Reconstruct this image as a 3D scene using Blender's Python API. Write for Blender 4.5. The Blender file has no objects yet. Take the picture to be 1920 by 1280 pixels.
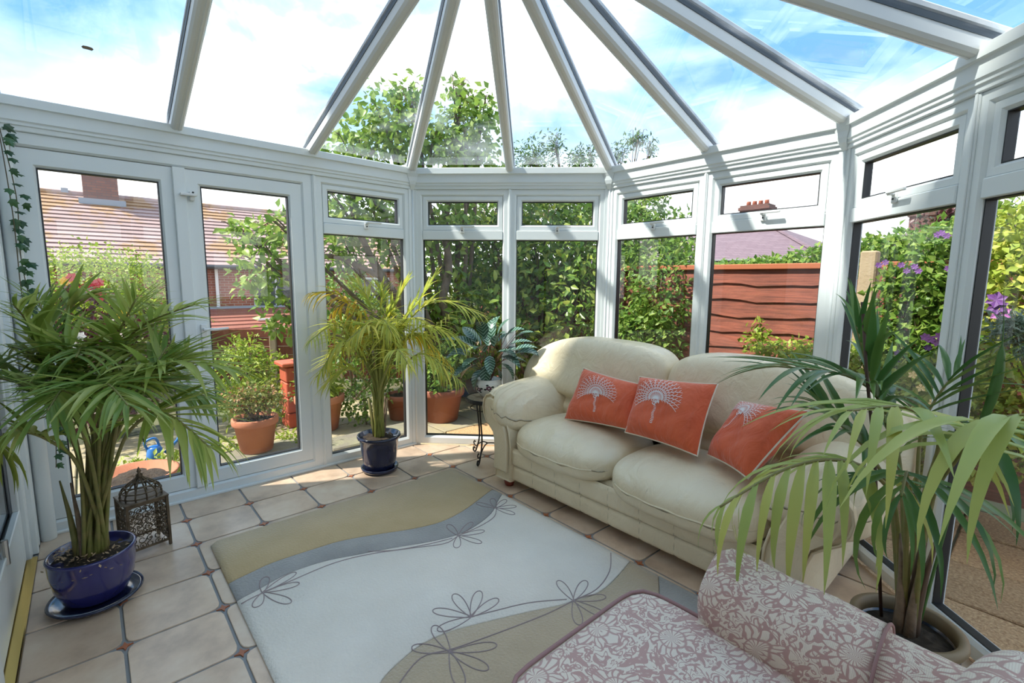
import bpy, bmesh, math, random
import numpy as np
from mathutils import Vector, Matrix, Quaternion

# ------------------------------------------------------------------ camera, sky, sun, exposure
SC = bpy.context.scene
COL = SC.collection
PITCH, YAW, ROLL = math.radians(7.37), math.radians(48.354), math.radians(0.513)
CAM = Vector((3.5115, -0.2963, 1.4139)); FPX = 895.32
_fw = Vector((-math.sin(YAW)*math.cos(PITCH), math.cos(YAW)*math.cos(PITCH), -math.sin(PITCH)))
_r0 = Vector((math.cos(YAW), math.sin(YAW), 0)); _u0 = _r0.cross(_fw)
RGT = _r0*math.cos(ROLL)+_u0*math.sin(ROLL); UPV = -_r0*math.sin(ROLL)+_u0*math.cos(ROLL)
def at(px, py, depth):
    """a measured picture position at a chosen distance, as a world point"""
    return CAM+(_fw+RGT*((px-960)/FPX)-UPV*((py-640)/FPX))*depth
cd = bpy.data.cameras.new('camera'); cam = bpy.data.objects.new('camera', cd); COL.objects.link(cam)
cd.sensor_width = 36; cd.lens = FPX/1920*36; cd.clip_start = .02; cd.clip_end = 200
m = Matrix((RGT, UPV, -_fw)).transposed().to_4x4(); m.translation = CAM; cam.matrix_world = m
SC.camera = cam
SC.view_settings.view_transform = 'Standard'; SC.view_settings.look = 'None'
SC.view_settings.gamma = 1; SC.view_settings.use_curve_mapping = False
SC.view_settings.exposure = 1.42
try:
    SC.cycles.transparent_max_bounces = 24; SC.cycles.max_bounces = 10; SC.cycles.transmission_bounces = 8
    SC.cycles.caustics_reflective = False; SC.cycles.caustics_refractive = False
    SC.cycles.use_denoising = True; SC.cycles.sample_clamp_indirect = 6
except Exception: pass

def nn(nt, t, **k):
    n = nt.nodes.new(t)
    for a, b in k.items(): setattr(n, a, b)
    return n
W = bpy.data.worlds.new('sky'); SC.world = W; W.use_nodes = True
nt = W.node_tree; nt.nodes.clear()
out = nn(nt, 'ShaderNodeOutputWorld'); bg = nn(nt, 'ShaderNodeBackground'); bg.inputs[1].default_value = 1.08
tc = nn(nt, 'ShaderNodeTexCoord'); sp = nn(nt, 'ShaderNodeSeparateXYZ'); nt.links.new(tc.outputs['Generated'], sp.inputs[0])
az = nn(nt, 'ShaderNodeMath', operation='ABSOLUTE'); nt.links.new(sp.outputs[2], az.inputs[0])
ad = nn(nt, 'ShaderNodeMath', operation='ADD'); ad.inputs[1].default_value = .35; nt.links.new(az.outputs[0], ad.inputs[0])
dx = nn(nt, 'ShaderNodeMath', operation='DIVIDE'); dy = nn(nt, 'ShaderNodeMath', operation='DIVIDE')
nt.links.new(sp.outputs[0], dx.inputs[0]); nt.links.new(ad.outputs[0], dx.inputs[1])
nt.links.new(sp.outputs[1], dy.inputs[0]); nt.links.new(ad.outputs[0], dy.inputs[1])
cb = nn(nt, 'ShaderNodeCombineXYZ'); nt.links.new(dx.outputs[0], cb.inputs[0]); nt.links.new(dy.outputs[0], cb.inputs[1]); cb.inputs[2].default_value = 2.3
no = nn(nt, 'ShaderNodeTexNoise'); no.inputs['Scale'].default_value = 2.1; no.inputs['Detail'].default_value = 7; no.inputs['Roughness'].default_value = .52; no.inputs['Distortion'].default_value = .35
nt.links.new(cb.outputs[0], no.inputs['Vector'])
rp = nn(nt, 'ShaderNodeValToRGB'); rp.color_ramp.elements[0].position = .40; rp.color_ramp.elements[0].color = (.12, .27, .50, 1)
rp.color_ramp.elements[1].position = .62; rp.color_ramp.elements[1].color = (1.0, .965, .905, 1)
e = rp.color_ramp.elements.new(.52); e.color = (.37, .50, .67, 1)
nt.links.new(no.outputs[0], rp.inputs[0])
hz = nn(nt, 'ShaderNodeMapRange'); hz.inputs[1].default_value = .0; hz.inputs[2].default_value = .34; hz.inputs[3].default_value = .9; hz.inputs[4].default_value = 0
nt.links.new(sp.outputs[2], hz.inputs[0])
mx = nn(nt, 'ShaderNodeMix', data_type='RGBA'); mx.inputs[7].default_value = (.99, .965, .955, 1)
nt.links.new(hz.outputs[0], mx.inputs[0]); nt.links.new(rp.outputs[0], mx.inputs[6])
nt.links.new(mx.outputs[2], bg.inputs[0]); nt.links.new(bg.outputs[0], out.inputs[0])

SUND = Vector((.55, 1, -1.45)).normalized()
sd = bpy.data.lights.new('sun', 'SUN'); sd.energy = 3.6; sd.angle = math.radians(2.2); sd.color = (1, .95, .86)
sun = bpy.data.objects.new('sun', sd); COL.objects.link(sun); sun.rotation_euler = SUND.to_track_quat('-Z', 'Y').to_euler(); sun.location = (-4, -6, 9)

# ------------------------------------------------------------------ materials
MATS = {}
def bs(m): return m.node_tree.nodes['Principled BSDF']
def mat(name, col, rough=.6, var=None, vscale=6, bump=0, bscale=60, metal=0, spec=.5, objvar=0, sheen=0, coat=0):
    if name in MATS: return MATS[name]
    m = bpy.data.materials.new(name); m.use_nodes = True; MATS[name] = m
    nt = m.node_tree; b = bs(m)
    b.inputs['Roughness'].default_value = rough; b.inputs['Metallic'].default_value = metal
    b.inputs['Specular IOR Level'].default_value = spec
    if sheen: b.inputs['Sheen Weight'].default_value = sheen
    if coat: b.inputs['Coat Weight'].default_value = coat; b.inputs['Coat Roughness'].default_value = .08
    c4 = (*col, 1); b.inputs['Base Color'].default_value = c4
    src = None
    tc = nn(nt, 'ShaderNodeTexCoord')
    if var:
        no = nn(nt, 'ShaderNodeTexNoise'); no.inputs['Scale'].default_value = vscale; no.inputs['Detail'].default_value = 5
        nt.links.new(tc.outputs['Object'], no.inputs['Vector'])
        r = nn(nt, 'ShaderNodeValToRGB'); r.color_ramp.elements[0].position = .33; r.color_ramp.elements[1].position = .67
        r.color_ramp.elements[0].color = c4; r.color_ramp.elements[1].color = (*var, 1)
        nt.links.new(no.outputs[0], r.inputs[0]); src = r.outputs[0]
    if objvar:
        oi = nn(nt, 'ShaderNodeObjectInfo'); mr = nn(nt, 'ShaderNodeMapRange'); mr.inputs[3].default_value = 1-objvar; mr.inputs[4].default_value = 1+objvar
        nt.links.new(oi.outputs['Random'], mr.inputs[0])
        hs = nn(nt, 'ShaderNodeHueSaturation'); nt.links.new(mr.outputs[0], hs.inputs['Value'])
        if src: nt.links.new(src, hs.inputs['Color'])
        else: hs.inputs['Color'].default_value = c4
        src = hs.outputs[0]
    if src: nt.links.new(src, b.inputs['Base Color'])
    if bump:
        n2 = nn(nt, 'ShaderNodeTexNoise'); n2.inputs['Scale'].default_value = bscale; n2.inputs['Detail'].default_value = 4
        nt.links.new(tc.outputs['Object'], n2.inputs['Vector'])
        bp = nn(nt, 'ShaderNodeBump'); bp.inputs['Strength'].default_value = bump; bp.inputs['Distance'].default_value = .01
        nt.links.new(n2.outputs[0], bp.inputs['Height']); nt.links.new(bp.outputs[0], b.inputs['Normal'])
    return m
def leafmat(name, c1, c2, c3=None, rough=.45, trans=.35, spec=.4):
    """leaf colour differs from leaf to leaf; some light shines through"""
    if name in MATS: return MATS[name]
    m = bpy.data.materials.new(name); m.use_nodes = True; MATS[name] = m
    nt = m.node_tree; b = bs(m); b.inputs['Roughness'].default_value = rough; b.inputs['Specular IOR Level'].default_value = spec
    g = nn(nt, 'ShaderNodeNewGeometry'); oi = nn(nt, 'ShaderNodeObjectInfo')
    ad = nn(nt, 'ShaderNodeMath', operation='ADD'); fr = nn(nt, 'ShaderNodeMath', operation='FRACT')
    nt.links.new(g.outputs['Random Per Island'], ad.inputs[0]); nt.links.new(oi.outputs['Random'], ad.inputs[1]); nt.links.new(ad.outputs[0], fr.inputs[0])
    r = nn(nt, 'ShaderNodeValToRGB'); r.color_ramp.elements[0].color = (*c1, 1); r.color_ramp.elements[1].color = (*(c3 or c2), 1)
    if c3: e = r.color_ramp.elements.new(.6); e.color = (*c2, 1)
    nt.links.new(fr.outputs[0], r.inputs[0]); nt.links.new(r.outputs[0], b.inputs['Base Color'])
    tr = nn(nt, 'ShaderNodeBsdfTranslucent'); nt.links.new(r.outputs[0], tr.inputs[0])
    ms = nn(nt, 'ShaderNodeMixShader'); ms.inputs[0].default_value = trans
    o = nt.nodes['Material Output']; nt.links.new(b.outputs[0], ms.inputs[1]); nt.links.new(tr.outputs[0], ms.inputs[2]); nt.links.new(ms.outputs[0], o.inputs[0])
    return m
def glassmat(name, tint, k=1.0, film=0):
    m = bpy.data.materials.new(name); m.use_nodes = True; MATS[name] = m
    nt = m.node_tree; nt.nodes.clear(); o = nn(nt, 'ShaderNodeOutputMaterial')
    t = nn(nt, 'ShaderNodeBsdfTransparent'); t.inputs[0].default_value = (*tint, 1)
    g = nn(nt, 'ShaderNodeBsdfGlossy'); g.inputs['Roughness'].default_value = .003
    lw = nn(nt, 'ShaderNodeFresnel'); lw.inputs[0].default_value = 1.5
    ml = nn(nt, 'ShaderNodeMath', operation='MULTIPLY'); ml.inputs[1].default_value = k; ml.use_clamp = True; nt.links.new(lw.outputs[0], ml.inputs[0])
    ms = nn(nt, 'ShaderNodeMixShader'); nt.links.new(ml.outputs[0], ms.inputs[0]); nt.links.new(t.outputs[0], ms.inputs[1]); nt.links.new(g.outputs[0], ms.inputs[2])
    last = ms
    if film:   # dried rain marks and grime on the outer face
        tc = nn(nt, 'ShaderNodeTexCoord'); n1 = nn(nt, 'ShaderNodeTexNoise'); n1.inputs['Scale'].default_value = 3.2; n1.inputs['Detail'].default_value = 6
        nt.links.new(tc.outputs['Object'], n1.inputs['Vector'])
        mr = nn(nt, 'ShaderNodeMapRange'); mr.inputs[1].default_value = .5; mr.inputs[2].default_value = .75; mr.inputs[3].default_value = 0; mr.inputs[4].default_value = film
        nt.links.new(n1.outputs[0], mr.inputs[0])
        df = nn(nt, 'ShaderNodeBsdfTranslucent'); df.inputs[0].default_value = (.8, .85, .9, 1)
        m2 = nn(nt, 'ShaderNodeMixShader'); nt.links.new(mr.outputs[0], m2.inputs[0]); nt.links.new(ms.outputs[0], m2.inputs[1]); nt.links.new(df.outputs[0], m2.inputs[2]); last = m2
    nt.links.new(last.outputs[0], o.inputs[0]); return m

M_PVC = mat('white_pvc', (.76, .80, .80), .32, spec=.5)
M_PVCR = mat('rafter_pvc', (.76, .76, .74), .4)
M_GASK = mat('black_gasket', (.012, .013, .015), .5)
M_DARK = mat('rafter_gasket', (.06, .075, .09), .5)
M_CAPS = mat('rafter_outer_cap', (.55, .58, .62), .45, var=(.70, .71, .72), vscale=14)
M_METAL = mat('handle_white', (.78, .79, .78), .28)
M_STEEL = mat('steel', (.6, .6, .58), .3, metal=1)
M_BRASS = mat('brass', (.80, .55, .16), .22, metal=1)
M_GLASS = glassmat('window_glass', (.96, .97, .955), 1.5)
M_RGLASS = glassmat('roof_glass', (.88, .94, .955), 1.4, film=.16)

# ------------------------------------------------------------------ building helpers
class MB:
    def __init__(s): s.v = []; s.f = []
    def add(s, V, F):
        o = len(s.v); s.v.extend([tuple(p) for p in V]); s.f.extend([tuple(i+o for i in f) for f in F]); return s
    def box(s, x0, x1, y0, y1, z0, z1, fr=None):
        V = [(x, y, z) for z in (z0, z1) for y in (y0, y1) for x in (x0, x1)]
        if fr: V = [fr(*p) for p in V]
        return s.add(V, [(0, 2, 3, 1), (4, 5, 7, 6), (0, 1, 5, 4), (2, 6, 7, 3), (0, 4, 6, 2), (1, 3, 7, 5)])
    def cbox(s, x0, x1, y0, y1, z0, z1, c=.004, fr=None):
        """a box with chamfered edges"""
        bm = bmesh.new(); bmesh.ops.create_cube(bm, size=1)
        for v in bm.verts: v.co = Vector(((x0+x1)/2+v.co.x*(x1-x0), (y0+y1)/2+v.co.y*(y1-y0), (z0+z1)/2+v.co.z*(z1-z0)))
        bmesh.ops.bevel(bm, geom=bm.edges[:], offset=c, segments=1, affect='EDGES', profile=.5)
        bm.verts.index_update()
        V = [tuple(v.co) for v in bm.verts]; F = [tuple(v.index for v in f.verts) for f in bm.faces]; bm.free()
        if fr: V = [fr(*p) for p in V]
        return s.add(V, F)
    def tube(s, pts, rad, n=8, cap=True):
        pts = [Vector(p) for p in pts]
        if not hasattr(rad, '__len__'): rad = [rad]*len(pts)
        V = []; up = None
        for i, p in enumerate(pts):
            t = (pts[min(i+1, len(pts)-1)]-pts[max(i-1, 0)])
            if t.length < 1e-9: t = Vector((0, 0, 1))
            t.normalize()
            if up is None:
                a = Vector((0, 0, 1)) if abs(t.z) < .9 else Vector((1, 0, 0)); up = t.cross(a).normalized()
            up = (up-t*up.dot(t)).normalized(); b = t.cross(up)
            for k in range(n):
                a = 2*math.pi*k/n; V.append(p+(up*math.cos(a)+b*math.sin(a))*rad[i])
        F = [(i*n+k, i*n+(k+1) % n, (i+1)*n+(k+1) % n, (i+1)*n+k) for i in range(len(pts)-1) for k in range(n)]
        if cap: F += [tuple(range(n-1, -1, -1)), tuple((len(pts)-1)*n+k for k in range(n))]
        return s.add(V, F)
    def lathe(s, prof, c=(0, 0, 0), n=32, sx=1, sy=1):
        V = [(c[0]+r*sx*math.cos(2*math.pi*k/n), c[1]+r*sy*math.sin(2*math.pi*k/n), c[2]+z) for r, z in prof for k in range(n)]
        F = [(i*n+k, i*n+(k+1) % n, (i+1)*n+(k+1) % n, (i+1)*n+k) for i in range(len(prof)-1) for k in range(n)]
        return s.add(V, F)
    def prism(s, poly, z0, z1, fr=None):
        n = len(poly); V = [(x, y, z) for z in (z0, z1) for x, y in poly]
        if fr: V = [fr(*p) for p in V]
        return s.add(V, [tuple(range(n-1, -1, -1)), tuple(range(n, 2*n))]+[(k, (k+1) % n, n+(k+1) % n, n+k) for k in range(n)])
    def pillow(s, c, h, e=4, n=14, fn=None):
        """closed soft box: half sizes h, exponent e, optional warp"""
        V = []; F = []; idx = {}
        def vid(p):
            k = tuple(round(a, 5) for a in p)
            if k not in idx:
                q = np.array(p, float); q = q/(np.sum(np.abs(q)**e)**(1/e)); idx[k] = len(V)
                P = (q[0], q[1], q[2])
                if fn: P = fn(*P)
                V.append((c[0]+h[0]*P[0], c[1]+h[1]*P[1], c[2]+h[2]*P[2]))
            return idx[k]
        g = [math.tan((-1+2*i/n)*math.pi/4) for i in range(n+1)]
        for ax in range(3):
            for sg in (-1, 1):
                for i in range(n):
                    for j in range(n):
                        q = []
                        for (a, b) in ((i, j), (i+1, j), (i+1, j+1), (i, j+1)):
                            p = [0, 0, 0]; p[ax] = sg; p[(ax+1) % 3] = g[a]; p[(ax+2) % 3] = g[b]; q.append(vid(p))
                        F.append(tuple(q if sg > 0 else q[::-1]))
        return s.add(V, F)
BASE = {}
def put(o, label=None, cat=None, group=None, kind=None):
    if label: o['label'] = label
    if cat: o['category'] = cat
    if group: o['group'] = group
    if kind: o['kind'] = kind
    return o
def thing(name, base, label, cat, group=None, kind=None):
    o = bpy.data.objects.new(name, None); COL.objects.link(o); o.location = base; o.empty_display_size = .1
    BASE[o.name] = Vector(base); return put(o, label, cat, group, kind)
def mesh(name, V, F, mt, smooth=False, off=None):
    if off is not None: V = [(p[0]-off[0], p[1]-off[1], p[2]-off[2]) for p in V]
    me = bpy.data.meshes.new(name); me.from_pydata(V, [], F)
    if smooth: me.polygons.foreach_set('use_smooth', [True]*len(me.polygons))
    if mt: me.materials.append(mt)
    return me
def part(name, mb, mt, parent, smooth=False, kind=None, label=None):
    b = BASE[parent.name]
    me = mesh(name, mb.v, mb.f, mt, smooth, b); o = bpy.data.objects.new(name, me); COL.objects.link(o)
    o.parent = parent; BASE[o.name] = b
    return put(o, label, None, None, kind)
def solo(name, mb, mt, base, label, cat, group=None, kind=None, smooth=False):
    o = bpy.data.objects.new(name, mesh(name, mb.v, mb.f, mt, smooth, base)); COL.objects.link(o); o.location = base
    BASE[o.name] = Vector(base); return put(o, label, cat, group, kind)
def inst(name, me, parent, loc, M=None):
    """one more piece sharing a mesh; loc in world"""
    o = bpy.data.objects.new(name, me); COL.objects.link(o); o.parent = parent
    b = BASE[parent.name]
    if M is None: o.location = Vector(loc)-b
    else:
        M = M.copy(); M.translation = Vector(loc)-b; o.matrix_local = M; o.matrix_basis = M
    BASE[o.name] = b; return o
def bez(P, n):
    P = [Vector(p) for p in P]; r = []
    for i in range(n):
        t = i/(n-1); q = P[:]
        while len(q) > 1: q = [q[k].lerp(q[k+1], t) for k in range(len(q)-1)]
        r.append(q[0])
    return r
def spline(P, n):
    """smooth curve through the points"""
    P = [Vector(p) for p in P]; r = []; m = len(P)-1
    for i in range(n):
        t = i/(n-1)*m; k = min(int(t), m-1); u = t-k
        a, b, c, d = P[max(k-1, 0)], P[k], P[k+1], P[min(k+2, m)]
        r.append(.5*((2*b)+(c-a)*u+(2*a-5*b+4*c-d)*u*u+(3*b-a-3*c+d)*u**3))
    return r
def clip_poly(poly, planes):
    """keep the side where a*x+b*y<=c"""
    for a, b, c in planes:
        o = []
        for i in range(len(poly)):
            p, q = poly[i], poly[(i+1) % len(poly)]
            dp, dq = a*p[0]+b*p[1]-c, a*q[0]+b*q[1]-c
            if dp <= 0: o.append(p)
            if dp*dq < 0: t = dp/(dp-dq); o.append((p[0]+(q[0]-p[0])*t, p[1]+(q[1]-p[1])*t))
        poly = o
        if len(poly) < 3: return []
    return poly

# ------------------------------------------------------------------ plan of the conservatory
FW = 1.578; S2 = FW/math.sqrt(2); P1Y = 1.734; HY = -.605
RW = S2*2+FW                                         # room width 3.81
P0 = (0, HY); P1 = (0, P1Y); P2 = (S2, P1Y+S2); P3 = (S2+FW, P1Y+S2); P4 = (RW, P1Y); P5 = (RW, HY)
CORN = [P0, P1, P2, P3, P4, P5]
ZT, ZR = 2.1265, 1.731
class Facet:
    def __init__(s, A, B):
        s.A = Vector((*A, 0)); s.B = Vector((*B, 0)); s.L = (s.B-s.A).length; s.u = (s.B-s.A).normalized(); s.n = Vector((-s.u.y, s.u.x, 0))  # outward
        if s.n.dot(Vector((1.9, .9, 0))-s.A) > 0: s.n = -s.n
    def fr(s, a, d, z): return tuple(s.A+s.u*a+s.n*d+Vector((0, 0, z)))
FAC = [Facet(CORN[i], CORN[i+1]) for i in range(5)]

def ring(F, s0, s1, z0, z1, w, d0, d1, bead=.012, wb=None, wt=None):
    """mitred rectangular frame with a sloping bead; wb, wt: other widths at the bottom and top"""
    wb = w if wb is None else wb; wt = w if wt is None else wt
    def R(i, d):
        a = w*i; return [F.fr(s0+a, d, z0+wb*i), F.fr(s1-a, d, z0+wb*i), F.fr(s1-a, d, z1-wt*i), F.fr(s0+a, d, z1-wt*i)]
    b = 1-bead/w
    V = R(0, d1)+R(0, d0+.003)+R(.003/w, d0)+R(b, d0)+R(1, d0+.014)+R(1, d1)
    Fa = []
    for r in range(6):
        q = (r+1) % 6
        for k in range(4): Fa.append((r*4+k, r*4+(k+1) % 4, q*4+(k+1) % 4, q*4+k))
    return V, Fa
def pane(F, s0, s1, z0, z1, parent, d=.040, name='glass_pane', mt=None):
    o = part(name, MB().add([F.fr(s0, d, z0), F.fr(s1, d, z0), F.fr(s1, d, z1), F.fr(s0, d, z1)], [(0, 1, 2, 3)]), mt or M_GLASS, parent)
    g = MB(); w = .0045
    for (a, b, c, e) in ((s0, s0+w, z0, z1), (s1-w, s1, z0, z1), (s0+w, s1-w, z0, z0+w), (s0+w, s1-w, z1-w, z1)):
        g.box(a, b, .022, .062, c, e, F.fr)
    part('gasket', g, M_GASK, parent if parent.parent else o)
    return o
WN = [0]
def window(F, a, b, view, label, group):
    """fixed pane below, top-hung fanlight above"""
    WN[0] += 1
    c = F.fr((a+b)/2, 0, 0)
    r = thing('window_%d' % WN[0], c, label, 'window', group, 'structure')
    fw = .052
    part('window_frame', MB().add(*ring(F, a, b, .012, ZT, fw, 0, .07, wb=.066, wt=.05)), M_PVC, r)
    part('transom', MB().cbox(a+fw, b-fw, 0.0008, .068, ZR, ZR+.075, .004, F.fr), M_PVC, r)
    pane(F, a+fw, b-fw, .078, ZR, r)
    s0, s1 = a+fw+.002, b-fw-.002
    sash = part('fanlight_sash', MB().add(*ring(F, s0, s1, ZR+.077, ZT-.051, .042, .010, .064)), M_PVC, r)
    pane(F, s0+.042, s1-.042, ZR+.119, ZT-.093, sash)
    if view:
        mid = (a+b)/2
        h = MB().cbox(mid-.016, mid+.016, -.012, .0, ZR+.052, ZR+.098, .004, F.fr)
        h.cbox(mid-.010, mid+.010, -.038, -.012, ZR+.088, ZR+.104, .003, F.fr)
        h.cbox(mid-.008, mid+.105, -.046, -.030, ZR+.094, ZR+.108, .003, F.fr)
        ho = part('window_handle', h, M_METAL, r)
        k = MB(); k.tube([F.fr(mid, -.013, ZR+.072), F.fr(mid, -.016, ZR+.072)], .005, 8); part('handle_lock', k, M_GASK, ho)
    return r
def coupler(F, a, parent):
    g = MB()
    g.cbox(a-.014, a+.014, -.007, .002, .012, ZT, .003, F.fr); g.cbox(a-.007, a+.007, -.012, -.006, .012, ZT, .003, F.fr)
    return part('coupling_strip', g, M_PVC, parent)
# --- F1: french doors and one window
F1 = FAC[0]
def s1(y): return y-HY
dn = thing('door_1', F1.fr(s1(.17), 0, 0), 'white framed glazed french doors opening to the garden', 'door', None, 'structure')
part('door_frame', MB().add(*ring(F1, 0.004, s1(.945), .0, ZT, .075, 0, .075, wb=.075, wt=.068)), M_PVC, dn)
for i, (ya, yb, ga, gb) in enumerate(((-.525, .160, -.439, .069), (.160, .872, .278, .784))):
    zb, zt = .078, 2.054
    V = []
    sh = MB()
    a, b, g0, g1 = s1(ya)+.002, s1(yb)-.001, s1(ga), s1(gb)
    V = []
    def RR(o, d): return [F1.fr(a+(g0-a)*o, d, zb+(.176-zb)*o), F1.fr(b+(g1-b)*o, d, zb+(.176-zb)*o), F1.fr(b+(g1-b)*o, d, zt+(1.963-zt)*o), F1.fr(a+(g0-a)*o, d, zt+(1.963-zt)*o)]
    V = RR(0, .066)+RR(0, .014)+RR(.03, .011)+RR(.86, .011)+RR(1, .026)+RR(1, .066)
    sh.add(V, [(q*4+k, q*4+(k+1) % 4, ((q+1) % 6)*4+(k+1) % 4, ((q+1) % 6)*4+k) for q in range(6) for k in range(4)])
    leaf = part('door_leaf', sh, M_PVC, dn)
    pane(F1, g0, g1, .176, 1.963, leaf)
    if i == 0:
        part('meeting_stile', MB().cbox(s1(.136), s1(.200), -.012, .012, .075, 2.055, .004, F1.fr), M_PVC, leaf)
    else:
        h = MB().cbox(s1(.222), s1(.258), -.002, .011, .86, 1.12, .004, F1.fr)
        h.tube([F1.fr(s1(.24), -.002, 1.09), F1.fr(s1(.24), -.045, 1.09)], .009, 8)
        h.tube([F1.fr(s1(.232), -.045, 1.09), F1.fr(s1(.30), -.048, 1.088), F1.fr(s1(.365), -.046, 1.092)], [.010, .009, .007], 8)
        part('door_handle', h, M_METAL, leaf)
        k = MB(); k.tube([F1.fr(s1(.24), -.001, .945), F1.fr(s1(.24), -.004, .945)], .009, 10); k.box(s1(.237), s1(.243), -.004, -.001, .915, .945, F1.fr); part('keyhole', k, M_GASK, leaf)
        for z in (1.905, .325):
            g = MB().cbox(s1(.214), s1(.240), -.014, .011, z-.035, z+.02, .004, F1.fr); g.cbox(s1(.165), s1(.25), -.040, -.014, z-.012, z+.004, .003, F1.fr)
            part('door_bolt', g, M_METAL, leaf)
            part('bolt_lock', MB().tube([F1.fr(s1(.232), -.014, z+.012), F1.fr(s1(.232), -.018, z+.012)], .006, 8), M_GASK, leaf)
part('threshold', MB().cbox(0, F1.L, -.016, .02, 0, .018, .004, F1.fr), M_PVC, dn)
w = window(F1, s1(.962), F1.L-.028, True, 'tall window between the french doors and the first corner post', 'windows of the conservatory')
coupler(F1, s1(.953), w)
LBL = ['left window of the far facet, behind the yellow-green palm', 'right window of the far facet, behind the table plant', 'left window behind the cream sofa with dense leaves outside',
       'right window behind the cream sofa showing red fence boards', 'window on the right with purple clematis outside', 'window at the right edge with a partly seen fanlight',
       'first window of the side wall beside the armchair', 'second window of the side wall beside the armchair', 'third window of the side wall beside the armchair']
k = 0
for fi in (1, 2, 3):
    F = FAC[fi]; h = F.L/2
    for (a, b) in ((.028, h-.004), (h+.004, F.L-.028)):
        w = window(F, a, b, True, LBL[k], 'windows of the conservatory'); k += 1
        if a < .1: coupler(F, h, w)
F = FAC[4]
for j in range(3):
    a, b = .028+j*(F.L-.04)/3, .028+(j+1)*(F.L-.04)/3-.008
    w = window(F, a, b, False, LBL[6+j], 'windows of the conservatory')
# --- corner posts and eaves
def bis(i):
    c = Vector((*CORN[i], 0))
    n = Vector((0, 0, 0))
    if i > 0: n += FAC[i-1].n
    if i < 5: n += FAC[i].n
    if i in (0, 5): return c, n.normalized(), 1
    n.normalize(); return c, n, 1/n.dot(FAC[i].n)
def off(i, d):
    """corner i moved inward by d with mitre"""
    c, n, k = bis(i); return c-n*d*k
PROF = [(-.02, ZT), (.010, ZT), (.013, ZT+.004), (.013, ZT+.024), (.022, ZT+.028), (.022, ZT+.040), (.026, ZT+.046), (.030, ZT+.048), (.030, ZT+.108), (.034, ZT+.112), (.046, ZT+.114), (.046, ZT+.156), (.040, ZT+.160), (-.09, ZT+.160), (-.09, ZT)]
for i in range(5):
    F = FAC[i]; m_ = len(PROF); V = []
    for end in (i, i+1):
        for d, z in PROF: p = off(end, d); V.append((p.x, p.y, z))
    Fa = [(k, (k+1) % m_, m_+(k+1) % m_, m_+k) for k in range(m_)]+[tuple(range(m_)), tuple(range(2*m_-1, m_-1, -1))]
    c = F.fr(F.L/2, 0, ZT)
    e = solo('trim_%d' % (i+1), MB().add(V, Fa), M_PVC, c, ['stepped white eaves beam above the french doors', 'stepped white eaves beam over the far facet', 'stepped white eaves beam behind the sofa', 'stepped white eaves beam on the right', 'stepped white eaves beam of the side wall'][i], 'eaves beam', None, 'structure')
POSTL = ['', 'white corner post behind the yellow-green palm', 'white corner post behind the left end of the sofa', 'white corner post behind the right end of the sofa', 'white corner post beside the armchair']
for i in range(1, 5):
    c, n, kk = bis(i); t = Vector((-n.y, n.x, 0))
    fr = lambda a, d, z: tuple(c+t*a+n*d+Vector((0, 0, z)))
    r = thing('trim_%d' % (5+i), tuple(c), POSTL[i], 'corner post', None, 'structure')
    ua, ub = -FAC[i-1].u, FAC[i].u
    poly = [c+ua*.036, c+ua*.036-FAC[i-1].n*.006, c-n*.006*kk+ua*.012, c-n*.012*kk, c-n*.006*kk+ub*.012, c+ub*.036-FAC[i].n*.006, c+ub*.036, c+ub*.03+n*.08, c+ua*.03+n*.08]
    part('post_body', MB().prism([(p.x, p.y) for p in poly], .0, ZT), M_PVC, r)
    g = MB(); g.tube([tuple(c-n*.010*kk+Vector((0, 0, .012))), tuple(c-n*.010*kk+Vector((0, 0, ZT)))], .007, 8); part('post_bead', g, M_PVC, r, True)
    # ogee cap under the rafter foot
    V = []
    for (w, d, z) in ((.012, .016, ZT-.004), (.016, .026, ZT+.012), (.022, .040, ZT+.034), (.030, .046, ZT+.060), (.038, .048, ZT+.090), (.044, .056, ZT+.118), (.046, .060, ZT+.160)):
        V += [fr(-w, -d*kk, z), fr(w, -d*kk, z), fr(w, .0, z), fr(-w, .0, z)]
    part('post_cap', MB().add(V, [(q*4+k, q*4+(k+1) % 4, q*4+4+(k+1) % 4, q*4+4+k) for q in range(6) for k in range(4)]+[(3, 2, 1, 0), (24, 25, 26, 27)]), M_PVC, r)
# --- roof
ZE = ZT+.160; APX = Vector((RW/2, P1Y-FW/2, 2.92)); RH = Vector((RW/2, HY, 2.92))
roof = thing('ceiling', (RW/2, .9, ZE), 'glazed hipped conservatory roof on white rafters', 'glass roof', None, 'structure')
def rafter(A, B, wide=.062):
    A = Vector(A); B = Vector(B); T = (B-A).normalized(); S = T.cross(Vector((0, 0, 1))).normalized(); N = S.cross(T)
    L = (B-A).length
    fr = lambda x, y, z: tuple(A+T*x+S*y+N*z)
    g = MB(); w = wide/2
    sec = [(-w, -.012), (-w, -.058), (-w+.010, -.070), (-w*.25, -.074), (-w*.2, -.071), (w*.2, -.071), (w*.25, -.074), (w-.010, -.070), (w, -.058), (w, -.012)]
    m_ = len(sec); V = [fr(x, y, z) for x in (-.045, L) for y, z in sec]
    g.add(V, [(k, (k+1) % m_, m_+(k+1) % m_, m_+k) for k in range(m_)]+[tuple(range(m_-1, -1, -1)), tuple(range(m_, 2*m_))])
    o = part('rafter', g, M_PVCR, roof)
    part('rafter_gasket', MB().box(-.05, L, -w-.003, w+.003, -.012, .012, fr), M_DARK, o)
    part('rafter_cap', MB().cbox(-.12, L, -w-.006, w+.006, .012, .044, .008, fr), M_CAPS, o)
def eave(i, s):
    F = FAC[i]; p = F.A+F.u*s; return Vector((p.x, p.y, ZE+.03))
tops = []
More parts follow.
